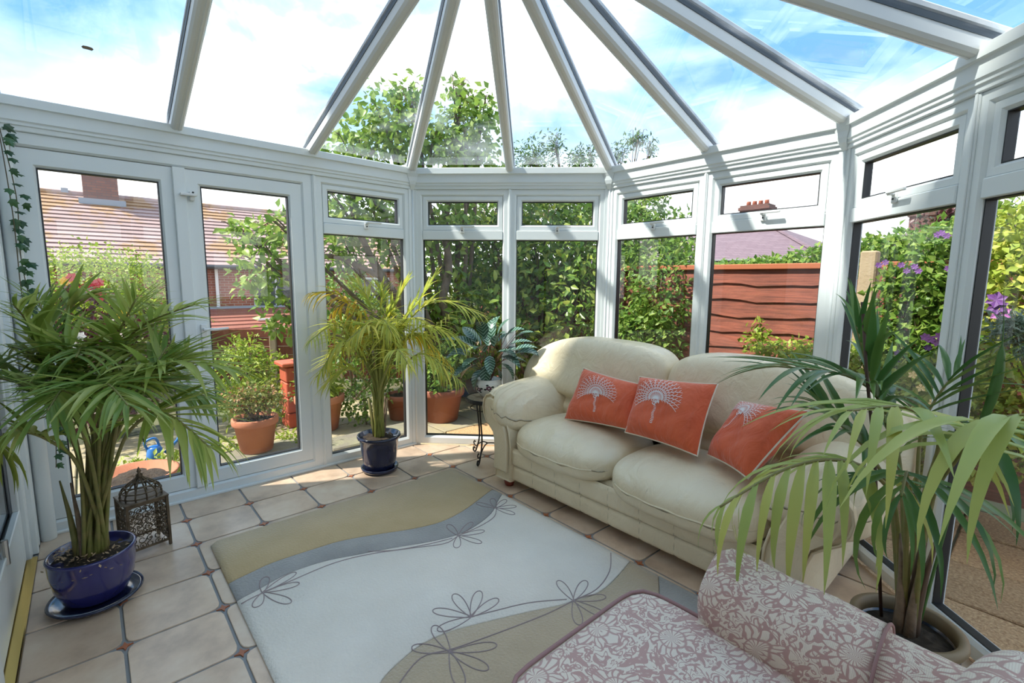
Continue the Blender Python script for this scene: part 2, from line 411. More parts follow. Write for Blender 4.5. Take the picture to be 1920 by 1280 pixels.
feet = [(eave(0, s1(.172)), Vector((RW/2, .172, 2.92))), (eave(0, s1(P1Y-FW/2)), APX), (eave(0, F1.L), APX), (eave(1, FW/2), APX), (eave(2, 0), APX), (eave(2, FW/2), APX), (eave(3, 0), APX), (eave(3, FW/2), APX), (eave(4, 0), APX),
        (eave(4, FW/2), APX), (eave(4, P1Y-.172), Vector((RW/2, .172, 2.92)))]
for a, b in feet: rafter(a, b)
rafter(eave(0, 0.03), RH); rafter(eave(4, FAC[4].L-.03), RH)
g = MB().cbox(RW/2-.06, RW/2+.06, HY, APX.y+.05, 2.84, 2.95, .02); part('ridge_beam', g, M_PVCR, roof)
feet2 = [(eave(0, 0), RH)]+feet+[(eave(4, FAC[4].L), RH)]
for (a, b), (c, d) in zip(feet2[:-1], feet2[1:]):
    V = [a, c, d] if (b-d).length < 1e-4 else [a, c, d, b]
    part('roof_pane', MB().add([tuple(p) for p in V], [tuple(range(len(V)))]), M_RGLASS, roof)
# --- house wall behind and to the left, with its door; the house itself
M_HW = mat('house_paint', (.72, .73, .72), .6, bump=.1, bscale=30)
hw = solo('wall_left', MB().box(1.45, 4.6, HY-.34, HY, -.2, 2.62).box(-.5, 1.45, HY-.34, HY, 2.15, 2.62).box(-.5, .0, HY-.34, HY, -.2, 2.15), M_HW, (2, HY, 0), 'pale painted house wall beside the open end of the room', 'wall', None, 'structure')
MBRK = None
d2 = thing('door_2', (.7, HY, 0), 'white house door with glass at the left edge', 'door', None, 'structure')
g = MB()
for (a, b, d) in ((.0, .07, .004), (.07, .10, -.010), (.10, .17, .0), (.17, .20, -.012), (.20, .27, .010)):
    g.cbox(a, b, HY-.06, HY+.012-d, .0, 2.15, .004)
g.cbox(1.36, 1.45, HY-.06, HY+.01, 0, 2.15, .004); g.cbox(.27, 1.36, HY-.06, HY+.005, 2.06, 2.15, .004)
part('door_frame', g, M_PVC, d2)
g = MB().cbox(.275, .40, HY-.055, HY-.015, .02, 2.06, .005).cbox(1.24, 1.355, HY-.055, HY-.015, .02, 2.06, .005).cbox(.40, 1.24, HY-.055, HY-.015, .02, .30, .005).cbox(.40, 1.24, HY-.055, HY-.015, 1.96, 2.06, .005)
lf = part('door_leaf', g, M_PVC, d2)
part('glazing_bead', MB().cbox(.40, 1.24, HY-.03, HY-.004, .30, .325, .004).cbox(.40, .422, HY-.03, HY-.004, .325, 1.96, .004), M_PVC, lf)
part('glass_pane', MB().box(.40, 1.24, HY-.04, HY-.036, .30, 1.96), M_GLASS, lf)
g = MB(); g.tube([(.90, HY-.006, .29), (.90, HY-.006, .39)], .010, 8); g.box(.875, .925, HY-.016, HY-.012, .295, .385); part('hinge', g, M_STEEL, lf)
part('threshold_strip', MB().cbox(.25, 1.45, HY-.02, HY+.022, .0, .014, .004), M_BRASS, d2)
g = MB(); g.lathe([(0, 0), (.032, 0), (.034, .01), (.034, 1.98), (.03, 1.99), (0, 1.99)], (.045, HY+.055, 0), 14); part('corner_boxing', g, M_PVC, d2, True)
M_DIM = mat('hall_wall', (.42, .39, .35), .8)
solo('wall_back', MB().box(-.4, 4.4, -3.6, -3.5, -.1, 2.5).box(-.5, -.4, -3.6, HY-.34, -.1, 2.5).box(4.4, 4.5, -3.6, HY-.34, -.1, 2.5).box(-.5, 4.5, -3.6, HY-.34, -.2, -.02), M_DIM, (2, -3.5, 0), 'dim plain wall of the room behind the house door', 'wall', None, 'structure')
M_TILER = mat('house_roof_tiles', (.16, .10, .085), .8, var=(.22, .14, .12), vscale=5)
solo('wall_house', MB().box(-.62, 7.6, -7.4, HY-.34, 2.62, 6.4).box(4.5, 7.6, -7.4, HY-.34, -.2, 2.62), mat('house_render', (.62, .58, .52), .8, bump=.2, bscale=40), (3.6, -4, 2.6), 'upper storey of the rendered house behind the room', 'house wall', None, 'structure')
solo('trim_10', MB().add([(-.75, HY-.02, 6.35), (7.9, HY-.02, 6.35), (7.9, -4, 8.6), (-.75, -4, 8.6), (7.9, -7.8, 6.35), (-.75, -7.8, 6.35)], [(0, 1, 2, 3), (3, 2, 4, 5), (0, 5, 4, 1), (0, 3, 5), (1, 4, 2)]), M_TILER, (3.6, -4, 6.1), 'tiled roof of the house behind the room', 'roof', None, 'structure')

# ------------------------------------------------------------------ floor: tiles with small corner inserts
TS = .33; TX, TY = .2843, .0388
M_GROUT = mat('grout', (.27, .275, .28), .85, bump=.15, bscale=120)
PL = [(FAC[i].n.x, FAC[i].n.y, FAC[i].n.dot(FAC[i].A)-.002) for i in range(5)]+[(0, -1, -HY-.022)]
fpoly = [(p[0], p[1]) for p in CORN]
floor = solo('floor', MB().prism([tuple(p) for p in fpoly], -.12, -.004), M_GROUT, (RW/2, .9, -.004), 'beige square floor tiles with dark grout and tiny diamond inserts', 'floor', None, 'structure')
mt = bpy.data.materials.new('floor_tile'); mt.use_nodes = True; M_TILE = mt
nt = mt.node_tree; b = bs(mt); b.inputs['Roughness'].default_value = .33
oi = nn(nt, 'ShaderNodeObjectInfo'); tc = nn(nt, 'ShaderNodeTexCoord')
vv = nn(nt, 'ShaderNodeVectorMath', operation='ADD'); nt.links.new(tc.outputs['Object'], vv.inputs[0])
cx = nn(nt, 'ShaderNodeCombineXYZ'); ml = nn(nt, 'ShaderNodeMath', operation='MULTIPLY'); ml.inputs[1].default_value = 37; nt.links.new(oi.outputs['Random'], ml.inputs[0]); nt.links.new(ml.outputs[0], cx.inputs[0]); nt.links.new(ml.outputs[0], cx.inputs[2]); nt.links.new(cx.outputs[0], vv.inputs[1])
no = nn(nt, 'ShaderNodeTexNoise'); no.inputs['Scale'].default_value = 4.2; no.inputs['Detail'].default_value = 5; no.inputs['Roughness'].default_value = .6; nt.links.new(vv.outputs[0], no.inputs['Vector'])
r = nn(nt, 'ShaderNodeValToRGB'); r.color_ramp.elements[0].position = .3; r.color_ramp.elements[0].color = (.46, .33, .235, 1); r.color_ramp.elements[1].position = .72; r.color_ramp.elements[1].color = (.76, .62, .48, 1)
e = r.color_ramp.elements.new(.5); e.color = (.66, .49, .355, 1)
nt.links.new(no.outputs[0], r.inputs[0])
hs = nn(nt, 'ShaderNodeHueSaturation'); mr = nn(nt, 'ShaderNodeMapRange'); mr.inputs[3].default_value = .86; mr.inputs[4].default_value = 1.12; nt.links.new(oi.outputs['Random'], mr.inputs[0]); nt.links.new(mr.outputs[0], hs.inputs['Value']); nt.links.new(r.outputs[0], hs.inputs['Color']); nt.links.new(hs.outputs[0], b.inputs['Base Color'])
bp = nn(nt, 'ShaderNodeBump'); bp.inputs['Strength'].default_value = .06; nt.links.new(no.outputs[0], bp.inputs['Height']); nt.links.new(bp.outputs[0], b.inputs['Normal'])
M_INS = mat('tile_insert', (.42, .13, .05), .4, objvar=.2)
M_INS2 = mat('tile_insert_mark', (.75, .60, .45), .4)
def tile_poly(cx, cy):
    h = TS/2-.006; q = .044; pts = []
    for sx, sy in ((1, -1), (1, 1), (-1, 1), (-1, -1)):
        a = [(sx*h, sy*(h-q)), (sx*(h-.006), sy*(h-.020)), (sx*(h-.020), sy*(h-.006)), (sx*(h-q), sy*h)]
        pts += a if sx*sy > 0 else a[::-1]
    return [(cx+x, cy+y) for x, y in pts]
def tilemesh(poly, cx, cy):
    n = len(poly); mx_, my_ = sum(p[0] for p in poly)/n, sum(p[1] for p in poly)/n
    ins = [(p[0]+(mx_-p[0])*.012, p[1]+(my_-p[1])*.012) for p in poly]
    V = [(x-cx, y-cy, 0) for x, y in poly]+[(x-cx, y-cy, .0048) for x, y in poly]+[(x-cx, y-cy, .006) for x, y in ins]
    return mesh('floor_tile', V, [(k, (k+1) % n, n+(k+1) % n, n+k) for k in range(n)]+[(n+k, n+(k+1) % n, 2*n+(k+1) % n, 2*n+k) for k in range(n)]+[tuple(range(2*n, 3*n))], M_TILE)
full = tilemesh(tile_poly(0, 0), 0, 0)
im = MB().prism([(.026, 0), (.007, .007), (0, .026), (-.007, .007), (-.026, 0), (-.007, -.007), (0, -.026), (.007, -.007)], 0, .005)
ime = mesh('tile_insert', im.v, im.f, M_INS)
for i in range(-1, 12):
    for k in range(-3, 10):
        cx_, cy_ = TX+(i-.5)*TS, TY+(k-.5)*TS
        p0 = tile_poly(cx_, cy_); p = clip_poly(p0, PL)
        if len(p) < 3: continue
        ar = abs(sum(p[a][0]*p[(a+1) % len(p)][1]-p[(a+1) % len(p)][0]*p[a][1] for a in range(len(p))))/2
        if ar < .0008: continue
        me = full if len(p) == len(p0) and ar > .1 else tilemesh(p, cx_, cy_)
        inst('floor_tile', me, floor, (cx_, cy_, -.004))
        x, y = TX+i*TS, TY+k*TS
        if all(a*x+b_*y < c-.03 for a, b_, c in PL): inst('tile_insert', ime, floor, (x, y, -.004))

# ------------------------------------------------------------------ cream leather sofa
M_LEA = mat('cream_leather', (.735, .62, .425), .34, var=(.79, .685, .49), vscale=3.5, bump=.10, bscale=150, spec=.45)
def add_wrinkles(m, s=.35, sc=9):
    nt = m.node_tree; b = bs(m); tc = nn(nt, 'ShaderNodeTexCoord')
    mp = nn(nt, 'ShaderNodeMapping'); mp.inputs['Scale'].default_value = (1.6, .7, 1)
    n2 = nn(nt, 'ShaderNodeTexNoise'); n2.inputs['Scale'].default_value = sc; n2.inputs['Detail'].default_value = 3; n2.inputs['Distortion'].default_value = 1.6
    nt.links.new(tc.outputs['Object'], mp.inputs[0]); nt.links.new(mp.outputs[0], n2.inputs['Vector'])
    bp = nn(nt, 'ShaderNodeBump'); bp.inputs['Strength'].default_value = s; bp.inputs['Distance'].default_value = .02
    nt.links.new(n2.outputs[0], bp.inputs['Height'])
    old = b.inputs['Normal'].links
    if old: nt.links.new(old[0].from_socket, bp.inputs['Normal'])
    nt.links.new(bp.outputs[0], b.inputs['Normal'])
add_wrinkles(M_LEA, .50, 7)
M_WOODR = mat('red_wood', (.20, .035, .02), .3)
SX = 2.0
sofa = thing('leather_sofa', (SX, 2.2, 0), 'cream leather two-seat sofa with rolled arms and three orange cushions', 'sofa')
part('base_frame', MB().cbox(1.12, 2.88, 1.80, 2.66, .075, .30, .02), M_LEA, sofa)
part('back_panel', MB().pillow((SX, 2.62, .46), (1.02, .08, .39), 8, 12), M_LEA, sofa, True)
M_SEAM = mat('leather_seam', (.40, .36, .25), .5)
for row, (z0, z1, yf) in enumerate(((.062, .172, 1.772), (.172, .290, 1.760))):
    def fp(x, y, z):
        k = (x*.5+.5)*8; d = abs(k-round(k))/8*1.6
        dip = math.exp(-(d/.012)**2) if .3 < k < 7.7 else 0
        return x, y+(.10*dip if y < 0 else 0), z*(1-.02*dip)
    g = MB(); c_ = (2.0, yf+.05, (z0+z1)/2); hh = (.80, .056, (z1-z0)/2+.001); nx, nz = 192, 10; V = []; F = []
    for i in range(nx+1):
        for j in range(nz+1):
            x = -1+2*i/nx; z = -1+2*j/nz; y = -(1-abs(z)**7*.35)
            p = fp(x, y, z); V.append((c_[0]+hh[0]*p[0], c_[1]+hh[1]*p[1], c_[2]+hh[2]*p[2]))
    F = [(i*(nz+1)+j, (i+1)*(nz+1)+j, (i+1)*(nz+1)+j+1, i*(nz+1)+j+1) for i in range(nx) for j in range(nz)]
    bp_ = part('base_band', g.add(V, F), M_LEA, sofa, True)
    for k in range(1, 8):
        x = 1.2+.2*k; part('seam', MB().tube([(x, yf-.0005+.0035, z0+.006), (x, yf-.0045+.0035, (z0+z1)/2), (x, yf-.0005+.0035, z1-.006)], .0012, 5), M_SEAM, bp_)
def wob(p, k, s, ph): return s*math.sin(p*k+ph)
for sg, nm in ((-1, 'left'), (1, 'right')):
    cx0 = SX+sg*.405
    yo = .0 if sg < 0 else -.045
    def fs(x, y, z, sg=sg):
        zz = z
        if z > 0: zz = z*(1+.22*(1-x*x)*(1-y*y))
        if y < 0: zz -= .30*y*y*(1 if z > 0 else .55)
        zz += (.045*math.sin(11*x+3*y+2*sg)+.030*math.sin(23*x-4*y))*max(0, -y)*(1 if z > 0 else 0)+.02*math.sin(17*x+5*y)*max(0, -y)
        return x, y*(1+.06*(1-x*x) if y < 0 else 1), zz
    sc_ = part('seat_cushion', MB().pillow((cx0, 2.03+yo, .375), (.408, .325, .110), 3.6, 26, fs), M_LEA, sofa, True)
    pts = []
    for k in range(25):
        a = -.86+1.72*k/24
        q = np.array([a, -1, .0]); q = q/(np.sum(np.abs(q)**3.6)**(1/3.6)); p = fs(*q)
        pts.append((cx0+.408*p[0], 2.03+yo+.325*p[1]*1.004-.002, .375+.110*p[2]))
    part('seam_piping', MB().tube(pts, .0045, 6), M_LEA, sc_, True)
    def fb(x, y, z, sg=sg):
        o = x*sg                                     # outer side positive
        t = max(0, (o-.0)/1.0)
        zz = z*(1-.50*t**2.6) if z > 0 else z
        yy = y+.30*z*.75
        if y < 0:
            yy -= .22*math.exp(-((z+.15)/.45)**2)*(1-x*x*.6)
            yy += .32*math.exp(-((z+.42)/.10)**2)
            yy -= .55*max(0, t-.25)**1.5            # the outer end curls forward over the arm
            yy += .035*math.sin(14*x+4*z)*max(0, abs(x)-.45)
        return x, yy, zz
    bc = part('back_cushion', MB().pillow((SX+sg*.590, 2.40, .70), (.600, .17, .305), 4.2, 30, fb), M_LEA, sofa, True)
    # scroll arm
    prof = [(1.055, .055), (1.066, .18), (1.060, .294), (1.037, .365), (.992, .405), (.950, .435), (.925, .48), (.915, .53), (.925, .58), (.955, .615), (1.0, .63), (1.05, .615), (1.10, .575), (1.150, .50), (1.192, .40), (1.213, .31), (1.218, .18), (1.21, .055)]
    P_ = [(SX+sg*(SX+.015-x) if sg > 0 else x, z) for x, z in prof]
    if sg > 0: P_ = [(SX+(SX-x)+.03, z) for x, z in prof]
    fr = lambda x, z, y: (x, y, z)
    g = MB(); n = len(P_); rings = [(1.752, .97), (1.742, .99), (1.752, 1.0), (1.80, 1.0), (2.55, 1.0)]
    mxp = sum(p[0] for p in P_)/n; mzp = .35
    V = []
    for y, s_ in rings: V += [(mxp+(x-mxp)*s_, y, mzp+(z-mzp)*s_) for x, z in P_]
    g.add(V, [(q*n+k, q*n+(k+1) % n, (q+1)*n+(k+1) % n, (q+1)*n+k) for q in range(4) for k in range(n)]+[tuple(range(n)), tuple(range(5*n-1, 4*n-1, -1))])
    arm = part('arm', g, M_LEA, sofa)
    # raised oval on the arm front
    inner = [(mxp+(x-mxp)*.80+(.0), mzp+.02+(z-mzp)*.86) for x, z in P_]
    V = [(x, 1.75, z) for x, z in inner]+[(x, 1.734, z) for x, z in inner]+[(mxp+(x-mxp)*.93, 1.728, mzp+(z-mzp)*.96) for x, z in inner]
    part('arm_front_panel', MB().add(V, [(k, (k+1) % n, n+(k+1) % n, n+k) for k in range(n)]+[(n+k, n+(k+1) % n, 2*n+(k+1) % n, 2*n+k) for k in range(n)]+[tuple(range(2*n, 3*n))]), M_LEA, arm)
    part('arm_piping', MB().tube([(x, 1.744, z) for x, z in P_[1:-1]], .006, 6), M_LEA, arm, True)
    def fa(x, y, z, sg=sg):
        o = x*sg
        zz = z-.62*max(0, -o)**1.5*(1 if z > 0 else .9)-.25*max(0, o)**2
        zz += .12*y*(1 if z > 0 else .2)
        gth = (.13*math.sin(24*x+3*z)+.06*math.sin(41*x+9*y))*max(0, -y-.25)**1.2
        zz += gth*max(0, min(1, (z+.25)/.5))
        return x, y*(1+.05*math.sin(5*x)), zz+.05*(1-y*y)
    acx = (1.06 if sg < 0 else 2*SX+.03-1.075)
    part('arm_pad', MB().pillow((acx, 2.11, .545), (.205, .40, .150), 3.0, 44, fa), M_LEA, sofa, True)
    for y in (1.80, 2.58):
        part('foot', MB().lathe([(0, 0), (.028, 0), (.036, .02), (.04, .062), (0, .062)], (SX+sg*.86, y, .002), 14), M_WOODR, sofa, True)

# ------------------------------------------------------------------ throw cushions with palm embroidery
M_ORG = mat('orange_cotton', (.62, .095, .028), .75, var=(.70, .12, .035), vscale=9, bump=.25, bscale=35, sheen=.3)
add_wrinkles(M_ORG, .9, 6)
M_PIPE = mat('cream_piping', (.75, .66, .52), .7)
M_EMB = mat('white_embroidery', (.82, .76, .74), .7)
def onY(px, py, Y):
    d = _fw+RGT*((px-960)/FPX)-UPV*((py-640)/FPX); return CAM+d*((Y-CAM.y)/d.y)
def cushion(corners, label, th=.080, emb=(.5, .5, 1.0, 0)):
    TL, TR, BR, BL = corners
    c = sum(corners, Vector())/4; n = (TR-TL+BR-BL).cross(TL-BL+TR-BR).normalized()
    if n.dot(CAM-c) < 0: n = -n
    r = thing('throw_cushion', tuple((BL+BR)/2), label, 'cushion', 'orange cushions on the sofa')
    def sf(u, v, sd, off=0):
        a, b = 2*u-1, 2*v-1
        pu = u+.055*a*(b*b-1)*-1*-1 if False else u
        # sides are drawn in a little between the corners
        uu = .5+.5*a*(1-.055*(1-b*b)); vv = .5+.5*b*(1-.055*(1-a*a))
        p = TL*(1-uu)*vv+TR*uu*vv+BR*uu*(1-vv)+BL*(1-uu)*(1-vv)
        bl = ((1-a**4)*(1-b**4))**.62
        bl *= 1+.10*math.sin(5*u+7*v)+.05*math.sin(19*u-9*v+3*math.sin(7*v))*(1-v)
        return p+n*(sd*(th*bl+off))
    N = 26; V = []; F = []
    for sd in (1, -1):
        o = len(V)
        for j in range(N+1):
            for i in range(N+1): V.append(tuple(sf(i/N, j/N, sd)))
        for j in range(N):
            for i in range(N):
                q = (o+j*(N+1)+i, o+j*(N+1)+i+1, o+(j+1)*(N+1)+i+1, o+(j+1)*(N+1)+i)
                F.append(q if sd > 0 else q[::-1])
    part('cushion_cover', MB().add(V, F), M_ORG, r, True)
    ed = [sf(i/N, 0, 1) for i in range(N)]+[sf(1, i/N, 1) for i in range(N)]+[sf(1-i/N, 1, 1) for i in range(N)]+[sf(0, 1-i/N, 1) for i in range(N+1)]
    part('piping', MB().tube(ed, .0042, 6), M_PIPE, r, True)
    # palm motif
    cu, cv, s, rot = emb; g = MB()
    def P(x, y):
        ca, sa = math.cos(rot), math.sin(rot); return tuple(sf(min(.97, max(.03, cu+s*(x*ca-y*sa))), min(.97, max(.03, cv+s*(x*sa+y*ca))), 1, .0028))
    def strip(pts, w):
        for (x0, y0), (x1, y1) in zip(pts[:-1], pts[1:]):
            dx_, dy_ = x1-x0, y1-y0; L = math.hypot(dx_, dy_) or 1; ox, oy = -dy_/L*w, dx_/L*w
            g.add([P(x0+ox, y0+oy), P(x0-ox, y0-oy), P(x1-ox, y1-oy), P(x1+ox, y1+oy)], [(0, 1, 2, 3)])
    rnd = random.Random(5)
    for k in range(19):
        a = math.radians(-88+176*k/18); L = .27+.09*math.cos(a)
        pts = []
        for i in range(8):
            t = i/7; b = a*(1+.18*t*t); pts.append((math.sin(b)*L*t, math.cos(b)*L*t+.02-.05*t*t*abs(math.sin(a))))
        strip(pts, .0035)
        for i in range(2, 8):
            x, y = pts[i]; b = a*(1+.2)
            for sd in (-1, 1):
                strip([(x, y), (x+math.sin(b+sd*.6)*.042, y+math.cos(b+sd*.6)*.042)], .0026)
    for k in range(46):
        a = rnd.uniform(0, 6.28); q = .055*math.sqrt(rnd.random()); x, y = q*math.cos(a), q*math.sin(a)-.01
        strip([(x-.006, y), (x+.006, y+rnd.uniform(-.006, .006))], .006)
    for k in range(12):
        y = -.07-.024*k; wd = .016
        strip([(-wd+.006*math.sin(k), y), (.006*math.sin(k), y-.010), (wd+.006*math.sin(k), y)], .004)
    part('palm_embroidery', g, M_EMB, r)
    return r
cushion([onY(1094, 690, 2.19), onY(1207, 722, 2.15), onY(1190, 808, 1.98), onY(1058, 785, 2.00)], 'orange cushion with palm motif, leftmost of the three, tilted against the arm', emb=(.47, .50, 1.0, .12))
cushion([onY(1199, 706, 2.17), onY(1346, 720, 2.13), onY(1308, 855, 1.90), onY(1172, 810, 1.95)], 'orange cushion with a tall palm and trunk, middle of the three', emb=(.42, .55, 1.05, .05))
cushion([onY(1388, 752, 2.20), onY(1517, 771, 2.05), onY(1402, 897, 1.80), onY(1326, 852, 1.97)], 'orange cushion lying tipped back, rightmost of the three', emb=(.33, .72, .95, -.35), th=.07)

# ------------------------------------------------------------------ rug
M_RTAN = mat('rug_tan', (.50, .36, .18), .95, var=(.56, .41, .22), vscale=5, bump=.5, bscale=90, sheen=.4)
M_RTAN2 = mat('rug_beige', (.46, .355, .23), .95, var=(.52, .405, .27), vscale=5, bump=.5, bscale=90, sheen=.4)
M_RGRY = mat('rug_grey', (.30, .285, .265), .95, var=(.37, .35, .325), vscale=5, bump=.5, bscale=90, sheen=.4)
M_RCRM = mat('rug_cream', (.74, .675, .58), .95, var=(.80, .735, .64), vscale=4, bump=.5, bscale=90, sheen=.4)
M_RLIN = mat('rug_outline', (.33, .26, .25), .95)
RX0, RX1, RY0, RY1, RZ = .67, 2.98, .09, 1.655, .015
rug = thing('rug', (1.8, .88, .002), 'cream wool rug with tan and grey waves and outlined flowers', 'rug')
cA = [(1.118, .05), (1.118, .095), (1.10, .182), (1.08, .293), (1.09, .491), (1.108, .633), (1.176, .815), (1.245, .98), (1.282, 1.143), (1.254, 1.33), (1.166, 1.573), (1.12, 1.70)]
cB = [(1.29, .05), (1.279, .094), (1.265, .163), (1.223, .324), (1.236, .486), (1.287, .632), (1.343, .786), (1.435, 1.013), (1.463, 1.195), (1.402, 1.412), (1.294, 1.567), (1.20, 1.70)]
cC = [(2.30, .05), (2.20, .20), (2.089, .365), (2.057, .436), (2.03, .559), (2.045, .689), (2.11, .865), (2.17, 1.009), (2.239, 1.169), (2.283, 1.34), (2.262, 1.528), (2.22, 1.70)]
cD = [(2.75, .05), (2.62, .25), (2.50, .45), (2.46, .70), (2.52, .95), (2.60, 1.15), (2.58, 1.35), (2.46, 1.55), (2.36, 1.70)]
lo = [(RX0, .05), (RX0, 1.70)]; hi = [(RX1, .05), (RX1, 1.70)]
def band(name, ca, cb, mt):
    n = 48; A = spline([(x, y, 0) for x, y in ca], 160); B = spline([(x, y, 0) for x, y in cb], 160)
    def xat(C, y):
        for a, b in zip(C[:-1], C[1:]):
            if a.y <= y <= b.y: return a.x+(b.x-a.x)*(y-a.y)/max(1e-6, b.y-a.y)
        return C[-1].x
    V = []; F = []
    for i in range(n+1):
        y = RY0+(RY1-RY0)*i/n
        x0, x1 = xat(A, y)+.0015, xat(B, y)-.0015
        # rounded rug corners
        cr = .03
        e_ = min(y-RY0, RY1-y)
        if e_ < cr:
            q = cr-math.sqrt(max(0, cr*cr-(cr-e_)**2))
            if ca is lo: x0 += q
            if cb is hi: x1 -= q
        zz = RZ if 0 < i < n else RZ-.004
        for x, z in ((x0, .003), (x0+.0001, zz-.004), (x0+.004, zz), (x1-.004, zz), (x1-.0001, zz-.004), (x1, .003)): V.append((x, y, z))
    for i in range(n):
        for k in range(5): F.append((i*6+k, i*6+k+1, i*6+7+k, i*6+6+k))
    F += [tuple(range(5, -1, -1)), tuple(n*6+k for k in range(6))]
    return part(name, MB().add(V, F), mt, rug, True)
band('tan_band', lo, cA, M_RTAN); band('grey_wave', cA, cB, M_RGRY); band('cream_field', cB, cC, M_RCRM); band('beige_wave', cC, cD, M_RTAN2); band('grey_edge', cD, hi, M_RGRY)
def outl(pts, n=40, r=.0026):
    part('carved_outline', MB().tube(spline([(x, y, RZ+.0005) for x, y in pts], n), r, 5), M_RLIN, rug)
outl([(1.321, .10), (1.307, .162), (1.295, .313), (1.286, .513), (1.33, .688), (1.422, .878), (1.496, 1.032), (1.478, 1.136), (1.474, 1.286), (1.442, 1.415), (1.36, 1.50)])
outl([(1.30, .688), (1.38, .80), (1.44, .95), (1.478, 1.09)])
outl([(2.17, .36), (2.09, .523), (2.133, .65), (2.186, .852), (2.232, 1.059), (2.249, 1.203), (2.266, 1.345), (2.22, 1.50), (2.13, 1.63)])
outl([(2.036, .8), (2.072, .897), (2.132, 1.045), (2.224, 1.186)])
def flower(cx_, cy_, angs, L, w):
    for a, l in zip(angs, L):
        ca, sa = math.cos(math.radians(a)), math.sin(math.radians(a)); P = []
        for t in range(13):
            th_ = math.pi*t/12; s_ = l*(1-math.cos(th_))/2; d = w*math.sin(th_)*(.35+.65*s_/l); P.append((s_, d))
        P = P+[(s_, -d) for s_, d in P[::-1]]
        outl([(cx_+s_*ca-d*sa, cy_+s_*sa+d*ca) for s_, d in P], 44, .0024)
flower(1.30, .19, [25, 75, 110, 160, -30], [.17, .15, .17, .12, .10], .028)
flower(1.478, 1.13, [20, 70, 115, 170, -40], [.15, .15, .16, .14, .12], .026)
flower(1.364, 1.49, [15, 60, 110, 200, 150], [.14, .13, .13, .14, .13], .026)
flower(2.036, .80, [95, 130, 170, 215, 260], [.16, .17, .17, .17, .15], .030)
flower(2.135, .627, [-20, 20, 60, 170, 220], [.17, .17, .18, .16, .15], .030)
flower(2.249, 1.203, [60, 110, 160, 10, -40], [.15, .16, .15, .16, .15], .028)

